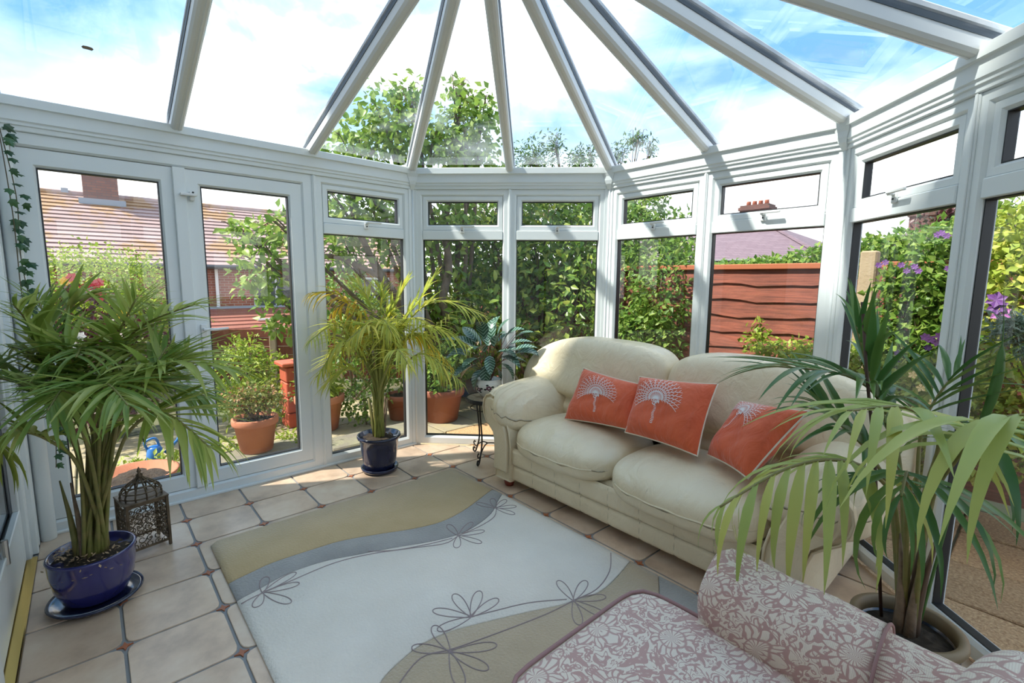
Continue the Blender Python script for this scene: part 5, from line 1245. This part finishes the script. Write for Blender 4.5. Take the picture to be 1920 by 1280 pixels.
for pts, r_ in (([fo, at(745, 560, 5.4), at(715, 520, 5.3), at(690, 470, 5.2), at(660, 380, 5.0), at(700, 280, 5.0)], .055), ([fo+Vector((.25, .15, 0)), at(800, 600, 5.4), at(790, 520, 5.5), at(770, 450, 5.4), at(780, 320, 5.2)], .06), ([fo+Vector((.5, .4, 0)), at(838, 600, 5.6), at(842, 500, 5.6), at(835, 420, 5.6), at(860, 300, 5.4)], .065), ([at(715, 520, 5.3), at(620, 480, 5.0), at(540, 520, 4.8), at(490, 480, 4.7)], .03)):
    part('trunk', MB().tube(spline(pts, 24), [r_*(1-.6*i/23) for i in range(24)], 8), M_BARK, lil, True)
# laurel and other evergreens facing the far windows
bs_ = ground(at(1010, 600, 6.2))
bush('laurel_shrub', 'large dark laurel filling the windows of the far facet', 'shrub', bs_, [B(830, 560, 6.0, .55, .75), B(900, 620, 5.6, .5, .6), B(930, 480, 6.2, .55, .6), B(960, 650, 5.7, .45, .5), B(1010, 500, 5.9, .45, .55), B(1020, 400, 6.2, .5, .45), B(900, 390, 6.4, .5, .4), B(1090, 480, 5.7, .42, .5), B(1080, 580, 5.6, .5, .6), B(880, 480, 6.6, .6, .7), B(1000, 440, 6.7, .6, .6), B(960, 560, 6.6, .7, .7), B(1090, 420, 6.6, .5, .5)], 10500, .105, .27, L_LAU, 21, 'shrubs outside the far windows', 260, BLU, .04, .3, .5)
bs_ = ground(at(1200, 600, 5.7))
bush('evergreen_shrub', 'dense dark evergreen behind the left half of the sofa', 'shrub', bs_, [B(1170, 560, 5.5, .42, .6), B(1230, 500, 5.5, .42, .5), B(1250, 620, 5.3, .40, .5), B(1180, 430, 5.7, .35, .35), B(1270, 440, 5.8, .30, .3), B(1210, 385, 5.9, .28, .28), B(1150, 660, 5.3, .4, .4), B(1130, 480, 5.9, .4, .5), B(1240, 560, 5.0, .35, .5), B(1285, 520, 5.2, .22, .4), B(1200, 640, 5.0, .4, .4)], 10500, .075, .26, L_MID, 22, 'shrubs outside the far windows', 0, None, .03)
bs_ = ground(at(1120, 600, 6.9))
bush('conifer', 'feathery conifer tips above the eaves over the far facet', 'conifer', bs_, [B(1000, 300, 6.8, .35, .35), B(1040, 275, 6.9, .16, .26), B(1085, 300, 6.9, .22, .22), B(1110, 290, 7.0, .12, .22), B(1195, 262, 6.8, .22, .14), B(1160, 290, 6.8, .18, .18), B(1220, 285, 6.8, .12, .2), B(1080, 360, 7.0, .6, .5), B(1200, 350, 6.9, .4, .35)], 5200, .07, .16, L_DEEP, 23, None, 0, None, .03, .6, .1)
# left side, seen through the doors
bs_ = ground(at(205, 640, 6.4))
bush('golden_hedge', 'rounded yellow-green hedge seen through the left door', 'hedge', bs_, [B(120, 540, 6.2, .65, .55), B(200, 545, 6.2, .75, .62), B(275, 560, 6.3, .6, .55), B(200, 620, 6.0, .9, .6)], 10000, .050, .34, L_LIME, 31, None, 0, None, .03, .4, .6)
bs_ = ground(at(200, 700, 4.6))
bx = bush('flowering_shrub', 'dark burgundy leaved shrub with red and yellow flowers behind the left palm', 'shrub', bs_, [B(160, 610, 4.6, .38, .42), B(240, 650, 4.5, .4, .4), B(200, 720, 4.4, .5, .4), B(130, 680, 4.5, .4, .4)], 2200, .075, .32, L_BURG, 32, None, 0, None, .02)
def blossom(parent, p, r_, mt, face=None, n=6, name='flower'):
    nz = ((face or CAM)-p).normalized()+Vector((0, 0, .3)); nz.normalize(); u = nz.cross(Vector((0, 0, 1))).normalized(); v_ = nz.cross(u); g = MB()
    for k in range(n):
        a = 2*math.pi*k/n+p.x*9; d = u*math.cos(a)+v_*math.sin(a); e_ = nz.cross(d); g.add([tuple(p), tuple(p+d*r_*.6+e_*r_*.33+nz*r_*.12), tuple(p+d*r_+nz*r_*.05), tuple(p+d*r_*.6-e_*r_*.33+nz*r_*.12)], [(0, 1, 2, 3)])
    return part(name, g, mt, parent)
M_FR = mat('petal_red', (.55, .03, .05), .6); M_FY = mat('petal_yellow', (.80, .50, .02), .6); M_FP = mat('petal_purple', (.10, .022, .16), .6, objvar=.2); M_FPK = mat('petal_mauve', (.28, .08, .28), .6); M_FW = mat('petal_white', (.8, .76, .74), .6); M_FO = mat('petal_cream', (.80, .55, .22), .6)
for (px, py, mm) in ((178, 533, M_FR), (185, 530, M_FR), (122, 527, M_FY), (130, 523, M_FY), (160, 540, M_FR), (190, 555, M_FR), (150, 630, M_FW), (145, 650, M_FW), (230, 590, M_FY), (135, 520, M_FR)): blossom(bx, at(px, py, 4.1), .045, mm)
bs_ = ground(at(300, 860, 3.5))
p_ = onZ(318, 885, GZ); bush('lime_groundcover', 'bright lime ground cover at the foot of the left door', 'plant', p_, [(p_+Vector((0, .0, .06)), .16, .2, .10), (p_+Vector((-.1, -.25, .05)), .15, .18, .08)], 420, .06, .22, L_LIME, 33, None, 0, None, .004, .6)
p_ = onZ(448, 862, GZ); bush('lime_groundcover', 'small lime weeds growing against the stone slab', 'plant', p_, [(p_+Vector((-.10, -.06, .08)), .12, .14, .12), (p_+Vector((-.05, .45, .06)), .2, .12, .08)], 300, .05, .3, L_LIME, 34, None, 0, None, .004, .6)
p_ = ground(at(480, 740, 5.2)); bush('lime_shrub', 'lime green ferny shrub behind the azalea pot', 'shrub', p_, [B(450, 700, 5.1, .30, .32), B(505, 705, 5.2, .28, .28), B(470, 660, 5.2, .16, .2), B(480, 750, 5.0, .38, .28), B(440, 655, 5.3, .10, .16)], 2400, .06, .24, L_LIME, 35, None, 0, None, .012)
p_ = ground(at(660, 640, 6.0)); bush('background_shrub', 'mid green shrub under the lilac behind the corner window', 'shrub', p_, [B(640, 560, 6.2, .45, .4), B(720, 600, 6.0, .45, .45), B(650, 650, 5.8, .4, .35), B(790, 640, 5.9, .42, .4), B(760, 690, 5.4, .35, .3)], 3200, .075, .3, L_MID, 36, None, 0, None, .02)
# pots outside
M_TERR = mat('terracotta', (.50, .185, .095), .8, var=(.42, .15, .08), vscale=5, bump=.15, bscale=40)
M_TERD = mat('dark_terracotta', (.27, .085, .045), .6, var=(.33, .11, .06), vscale=5)
def tpot(c, r_, h, label, mt, name='terracotta_pot'):
    t_ = thing(name, tuple(c), label, 'plant pot', 'pots in the garden')
    part('pot_body', MB().lathe([(0, .0), (r_*.66, .0), (r_*.70, .01), (r_*.90, h*.80), (r_*.98, h*.80), (r_, h*.84), (r_, h*.98), (r_*.97, h), (r_*.88, h), (r_*.86, h*.88), (0, h*.88)], c, 32), mt, t_, True); o = soil(t_, c, r_*.86, c.z+h*.89, 5); return t_
c = onZ(482, 843, -.04); c.z = -.04; tpot(c, .178, .29, 'terracotta pot with an azalea on the stone slab', M_TERR)
bush('azalea', 'small pink-leaved azalea growing in the terracotta pot', 'shrub', c+Vector((0, 0, .26)), [(c+Vector((0, 0, .44)), .21, .21, .15), (c+Vector((-.08, -.10, .42)), .16, .16, .12), (c+Vector((.08, .12, .46)), .15, .16, .12)], 900, .034, .36, L_AZA, 41, None, 0, None, .012, .5, .4)
c = onZ(602, 806, GZ); tpot(Vector((c.x, c.y, GZ+.012)), .24, .36, 'tall terracotta pot half hidden by the window post', M_TERR)
bush('potted_lily', 'leafy green plant with a few yellow leaves in the tall terracotta pot', 'plant', Vector((c.x, c.y, .2)), [(Vector((c.x, c.y, .36)), .22, .22, .16)], 300, .11, .16, L_LIME, 42, None, 0, None, .01, .2)
c = onZ(752, 786, GZ); tpot(Vector((c.x, c.y, GZ+.012)), .17, .28, 'brown glazed pot right behind the yellow-green palm', M_TERD)
c2_ = onZ(828, 788, GZ); tpot(Vector((c2_.x, c2_.y, GZ+.012)), .25, .36, 'wide brown pot outside the far facet', M_TERD)
bush('potted_bush', 'leafy bush growing in the wide brown pot', 'shrub', Vector((c2_.x, c2_.y, .2)), [(Vector((c2_.x, c2_.y, .40)), .30, .30, .24), (Vector((c2_.x+.05, c2_.y+.1, .62)), .2, .2, .18)], 700, .07, .3, L_MID, 43, None, 0, None, .012)
c = onZ(884, 742, GZ); tpot(Vector((c.x, c.y, GZ+.01)), .22, .36, 'small blue pot beyond the side table', mat('cobalt_glaze', (.03, .06, .25), .25), 'blue_garden_pot')
p_ = onZ(690, 812, GZ); bush('small_bush', 'low small-leaved bush on the ground behind the navy pot', 'shrub', Vector((p_.x-.25, p_.y+.1, GZ)), [(Vector((p_.x-.3, p_.y+.1, .14)), .28, .28, .26)], 700, .045, .34, L_MID, 44, None, 0, None, .01)
c = onZ(256, 893, GZ+.2); c = Vector((c.x, c.y, GZ+.012)); bowl = thing('bowl_planter', tuple(c), 'wide terracotta bowl outside the left door behind the lantern', 'plant pot', 'pots in the garden')
part('bowl', MB().lathe([(0, 0), (.11, 0), (.20, .12), (.235, .20), (.245, .215), (.225, .215), (.20, .18), (0, .17)], c, 32), M_TERR, bowl, True); soil(bowl, c, .2, c.z+.175, 7)
c = onZ(292, 868, GZ); c.z = GZ+.012
wc = thing('watering_can', tuple(c), 'blue plastic watering can standing outside the left door', 'watering can'); M_CAN = mat('blue_plastic', (.02, .16, .50), .35)
part('can_body', MB().lathe([(0, 0), (.06, 0), (.064, .02), (.05, .12), (.035, .135), (0, .135)], c, 20), M_CAN, wc, True)
part('can_handle', MB().tube(spline([c+Vector((0, -.045, .11)), c+Vector((0, -.06, .18)), c+Vector((0, .01, .20)), c+Vector((0, .035, .125))], 14), .010, 6), M_CAN, wc, True)
part('can_spout', MB().tube([c+Vector((0, .07, .06)), c+Vector((0, .16, .15)), c+Vector((0, .20, .22))], [.016, .012, .018], 8), M_CAN, wc, True)
c = ground(at(556, 720, 5.0)); bxp = thing('wooden_planter', tuple(c), 'bright red wooden planter box beside the door edge', 'planter'); 
for k in range(4): part('planter_board', MB().cbox(c.x-.11, c.x+.11, c.y-.13, c.y+.16, GZ+.01+k*.16, GZ+.16+k*.16, .008), mat('planter_red', (.48, .10, .05), .7, objvar=.1), bxp)
part('planter_lid', MB().cbox(c.x-.14, c.x+.14, c.y-.17, c.y+.20, GZ+.65, GZ+.69, .008), mat('planter_red', (.48, .10, .05), .7), bxp)

# right side: climbers on the fence
def Y_(px, py, Y, rx, rz=None, ry=None): return (onY(px, py, Y), rx, ry or rx*.6, rz or rx)
bs_ = Vector((3.2, 3.95, GZ))
cl = bush('clematis', 'clematis with purple flowers climbing the fence on the right', 'climber', bs_, [Y_(1700, 560, 4.05, .24), Y_(1745, 500, 4.05, .22), Y_(1790, 560, 4.0, .26), Y_(1720, 640, 4.0, .28), Y_(1780, 660, 3.95, .26), Y_(1660, 640, 4.05, .16, .22), Y_(1690, 720, 3.9, .24), Y_(1790, 450, 4.1, .14), Y_(1680, 520, 4.1, .12)], 3600, .058, .36, L_MID, 51, None, 0, None, .012, .3, .35)
for k, (px, py, mm) in enumerate(((1715, 500, M_FP), (1700, 508, M_FP), (1722, 508, M_FP), (1690, 497, M_FP), (1660, 492, M_FP), (1648, 497, M_FP), (1765, 437, M_FP), (1775, 442, M_FP), (1758, 440, M_FP), (1790, 540, M_FP), (1782, 535, M_FP), (1795, 548, M_FP), (1745, 636, M_FPK), (1757, 642, M_FPK), (1735, 632, M_FPK), (1762, 630, M_FPK), (1683, 662, M_FP), (1680, 675, M_FP), (1740, 652, M_FP), (1778, 503, M_FP))):
    blossom(cl, onY(px, py, 3.72 if py > 600 else 3.80), .024 if mm is M_FP else .030, mm, None, 6)
bs_ = Vector((2.9, 3.6, GZ))
hs_ = bush('honeysuckle', 'yellow-green honeysuckle with cream flowers low on the right', 'climber', bs_, [Y_(1660, 760, 3.65, .26, .24), Y_(1730, 740, 3.65, .28, .26), Y_(1790, 780, 3.55, .28, .28), Y_(1640, 830, 3.5, .28, .26), Y_(1730, 840, 3.5, .30, .26), Y_(1620, 700, 3.8, .14, .2)], 3600, .052, .40, L_YEL, 52, None, 0, None, .01, .35, .4)
rnd = random.Random(15)
for k in range(22): blossom(hs_, onY(rnd.uniform(1640, 1810), rnd.uniform(690, 850), 3.28+rnd.uniform(-.03, .05)), .026, M_FO, None, 5)
bs_ = Vector((3.95, 3.4, GZ))
h2 = bush('honeysuckle', 'honeysuckle bush filling the window at the right edge', 'climber', bs_, [Y_(1890, 500, 3.9, .22, .3), Y_(1930, 560, 3.7, .3, .4), Y_(1900, 700, 3.6, .26, .26), Y_(1930, 790, 3.5, .3, .3), Y_(1900, 840, 3.45, .24, .2), Y_(1960, 450, 3.8, .3, .4), Y_(1890, 430, 4.0, .14, .16)], 3600, .05, .40, L_YEL, 53, None, 0, None, .012, .35, .4)
for (px, py, mm) in ((1870, 575, M_FP), (1876, 588, M_FPK), (1868, 562, M_FP)): blossom(h2, onY(px, py, 3.55), .05, mm)
bs_ = Vector((3.75, 3.3, GZ)); bush('silver_conifer', 'silvery spray of conifer at the far right', 'conifer', bs_, [Y_(1905, 605, 3.35, .12, .08), Y_(1895, 620, 3.35, .10, .06), Y_(1915, 640, 3.35, .12, .08)], 500, .06, .10, L_SILV, 54, None, 0, None, .006, .2, .05)
bs_ = Vector((2.2, 4.05, GZ)); bush('border_plant', 'young green border plants against the red fence behind the sofa', 'plant', bs_, [Y_(1415, 640, 4.0, .12, .16), Y_(1440, 655, 3.95, .16, .14), Y_(1490, 660, 3.95, .20, .12), Y_(1555, 655, 3.9, .18, .14), Y_(1425, 610, 4.0, .06, .10), Y_(1520, 690, 3.8, .3, .2), Y_(1620, 690, 3.9, .14, .26)], 1300, .055, .3, L_LIME, 55, None, 0, None, .006, .4, .25)
bs_ = Vector((-.5, 8, GZ)); bush('far_hedge', 'dark green hedge showing above the red fence', 'hedge', bs_, [(onY(1400, 500, 8), .6, .5, .12), (onY(1470, 498, 8), .55, .5, .16), (onY(1530, 490, 8), .5, .5, .22), (onY(1590, 486, 8), .6, .5, .26), (onY(1360, 503, 8), .4, .5, .10)], 2600, .09, .34, L_MID, 56, 'hedges beyond the fence', 0, None, .03)
bs_ = Vector((2.2, 8, GZ)); bush('far_hedge', 'green hedge top beyond the clematis', 'hedge', bs_, [(onY(1650, 470, 8), .6, .5, .2), (onY(1730, 462, 8), .6, .5, .26), (onY(1810, 455, 8), .45, .5, .35), (onY(1900, 440, 8), .6, .5, .5)], 3000, .09, .34, L_MID, 57, 'hedges beyond the fence', 0, None, .03)
bs_ = Vector((1.95, 4.6, GZ))
bs_ = Vector((4.6, 9.5, GZ)); bush('dark_leaved_tree', 'sparse dark leaved branches beside the right chimney', 'tree', bs_, [(onY(1800, 400, 9.5), .5, .5, .35), (onY(1770, 430, 9.5), .4, .4, .3)], 420, .09, .4, L_BURG, 58, None, 0, None, .04, .3, .2)
